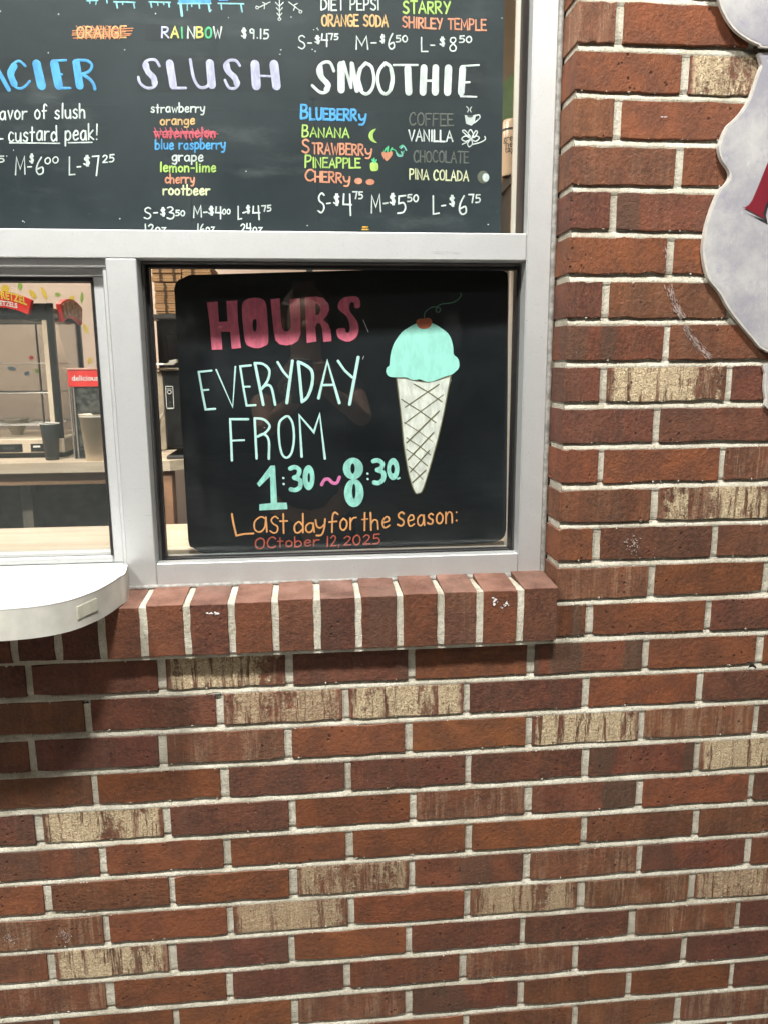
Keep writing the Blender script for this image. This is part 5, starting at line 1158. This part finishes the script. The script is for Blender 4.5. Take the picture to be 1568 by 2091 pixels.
for s_, el, hd in ((-1, (CX-165, -1440, -690), (CX-20, CY-62, -545)), (1, (CX+200, -1440, -650), (CX+52, CY-62, -530))):
    a = chain(3, [(PX+s_*90,PY+20,-520),(PX+s_*175,PY+25,-535)], [60, 52])
    a = chain(a, [((PX+s_*175+el[0])/2,(PY+25+el[1])/2,(-535+el[2])/2), el], [44, 36])
    a = chain(a, [((el[0]+hd[0])/2,(el[1]+hd[1])/2,(el[2]+hd[2])/2+6), (hd[0],hd[1],hd[2])], [33, 22])
    pm = chain(a, [(hd[0]+s_*6, hd[1]+22, hd[2]+42)], [(30, 16)])
    for k in range(4):
        zz = hd[2]+62+k*(-19)+18; ln = (34, 38, 36, 28)[k]
        chain(pm, [(hd[0]+s_*12, hd[1]+36, zz), (hd[0]+s_*10-s_*ln*.4, hd[1]+45, zz+3), (hd[0]-s_*ln, hd[1]+42, zz+1)], [9.5, 8.5, 7])
    chain(pm, [(hd[0]+s_*2, hd[1]+14, hd[2]+74), (hd[0]-s_*14, hd[1]+20, hd[2]+96)], [11, 8.5])
for s_ in (-1, 1):
    chain(0, [(PX+s_*95,PY,-1060),(PX+s_*105,PY+10,-1450),(PX+s_*110,PY-10,-1860),(PX+s_*112,PY+60,-1915),(PX+s_*114,PY+150,-1925)], [85, 56, 38, 34, 24])
skin_obj('body', V_, E_, R_, SKIN, per)
tv = [(PX,PY,-1060),(PX,PY+5,-820),(PX,PY+10,-640),(PX,PY+22,-505),(PX-100,PY+20,-518),(PX-182,PY+26,-545),(PX-178,PY+75,-600),(PX+100,PY+20,-518),(PX+182,PY+26,-545),(PX+186,PY+75,-590)]
skin_obj('t_shirt', tv, [(0,1),(1,2),(2,3),(3,4),(4,5),(5,6),(3,7),(7,8),(8,9)], [(178,128),(155,120),(168,124),(132,94),72,64,58,72,64,58], CLOTH, per)
for s_ in (-1, 1):
    skin_obj('trouser_leg', [(PX+s_*70,PY,-1000),(PX+s_*98,PY,-1100),(PX+s_*105,PY+10,-1450),(PX+s_*110,PY-10,-1850)], [(0,1),(1,2),(2,3)], [105, 98, 72, 60], JEAN, per)
    skin_obj('shoe', [(PX+s_*110,PY-25,-1915),(PX+s_*112,PY+60,-1915),(PX+s_*115,PY+165,-1922)], [(0,1),(1,2)], [44, 46, 32], BLACK, per)
skin_obj('hair', [(PX,PY+20,-300),(PX,PY+10,-230),(PX,PY+38,-188),(PX,PY+85,-190),(PX-62,PY+40,-240),(PX-70,PY+45,-320),(PX+62,PY+40,-240),(PX+70,PY+45,-320)], [(0,1),(1,2),(2,3),(2,4),(4,5),(2,6),(6,7)], [70, 82, 72, 42, 42, 24, 42, 24], HAIR, per)
hx, hy = PX, PY+66+84
m = MB(); m.lathe((0,0,0), [(1,0)], 3); m = MB()
def ball(c, r_, n=12):
    vs = []; fs = []
    for i in range(n+1):
        a = math.pi*i/n
        for j in range(n): b = 2*math.pi*j/n; vs.append((c[0]+r_[0]*math.sin(a)*math.cos(b), c[1]+r_[1]*math.sin(a)*math.sin(b), c[2]+r_[2]*math.cos(a)))
    for i in range(n):
        for j in range(n): fs.append((i*n+j, i*n+(j+1) % n, (i+1)*n+(j+1) % n, (i+1)*n+j))
    return vs, fs
MB().add(*ball((hx, hy+4, -312), (11, 18, 22))).build('nose', SKIN, per, True)
for s_ in (-1, 1):
    MB().add(*ball((hx+s_*29, hy-10, -288), (13, 8, 7))).build('eye', simple('eye_dark', (.04,.03,.03), .2), per, True)
    MB().add(*ball((hx+s_*78, PY+62, -300), (7, 16, 28))).build('ear', SKIN, per, True)
MB().add(*ball((hx, hy-9, -352), (22, 7, 5))).build('mouth', simple('lips', (.4,.14,.12), .5), per, True)
# round print on the shirt
em = MB(); ec = Vector((CX+42, PY+128, -585))
ec = Vector((atY(588, 790, 236+1450).x, PY+10+128, atY(588, 790, 236+1450).z))
def ring(r0_, r1_, n=40, teeth=0):
    vs = []; fs = []
    for i in range(n):
        a = 2*math.pi*i/n; k = 1.16 if teeth and (i*teeth*2//n) % 2 else 1
        for rr in (r0_, r1_*k): vs.append((ec.x+rr*math.cos(a), ec.y, ec.z+rr*math.sin(a)))
    for i in range(n): j = (i+1) % n; fs.append((2*i, 2*i+1, 2*j+1, 2*j))
    em.add(vs, fs)
ring(33, 35.5); ring(23, 24.5); ring(10, 15, 48, 8)
for i in range(26):
    a = 2*math.pi*i/26; em.add([(ec.x+rr*math.cos(a+d), ec.y, ec.z+rr*math.sin(a+d)) for rr, d in ((26,-.05),(31,-.05),(31,.05),(26,.05))], [(0,1,2,3)])
em.build('shirt_print', paint((.5,.5,.48), .1), per)
ph = thing('phone', 'black smartphone held upright in both hands, mirrored in the glass', 'phone', (CX, CY-12, CZ-130))
MB().bbox(CX-58, CX+14, CY-15, CY-7.5, CZ-126, CZ+20, 3).build('phone_body', BLACK, ph)
ph.children[0].location = ph.children[0].location
m = MB().bbox(CX-20, CX+11, CY-7.4, CY-6.2, CZ-26, CZ+16, .5); m.build('camera_plate', DARKGREY, ph)
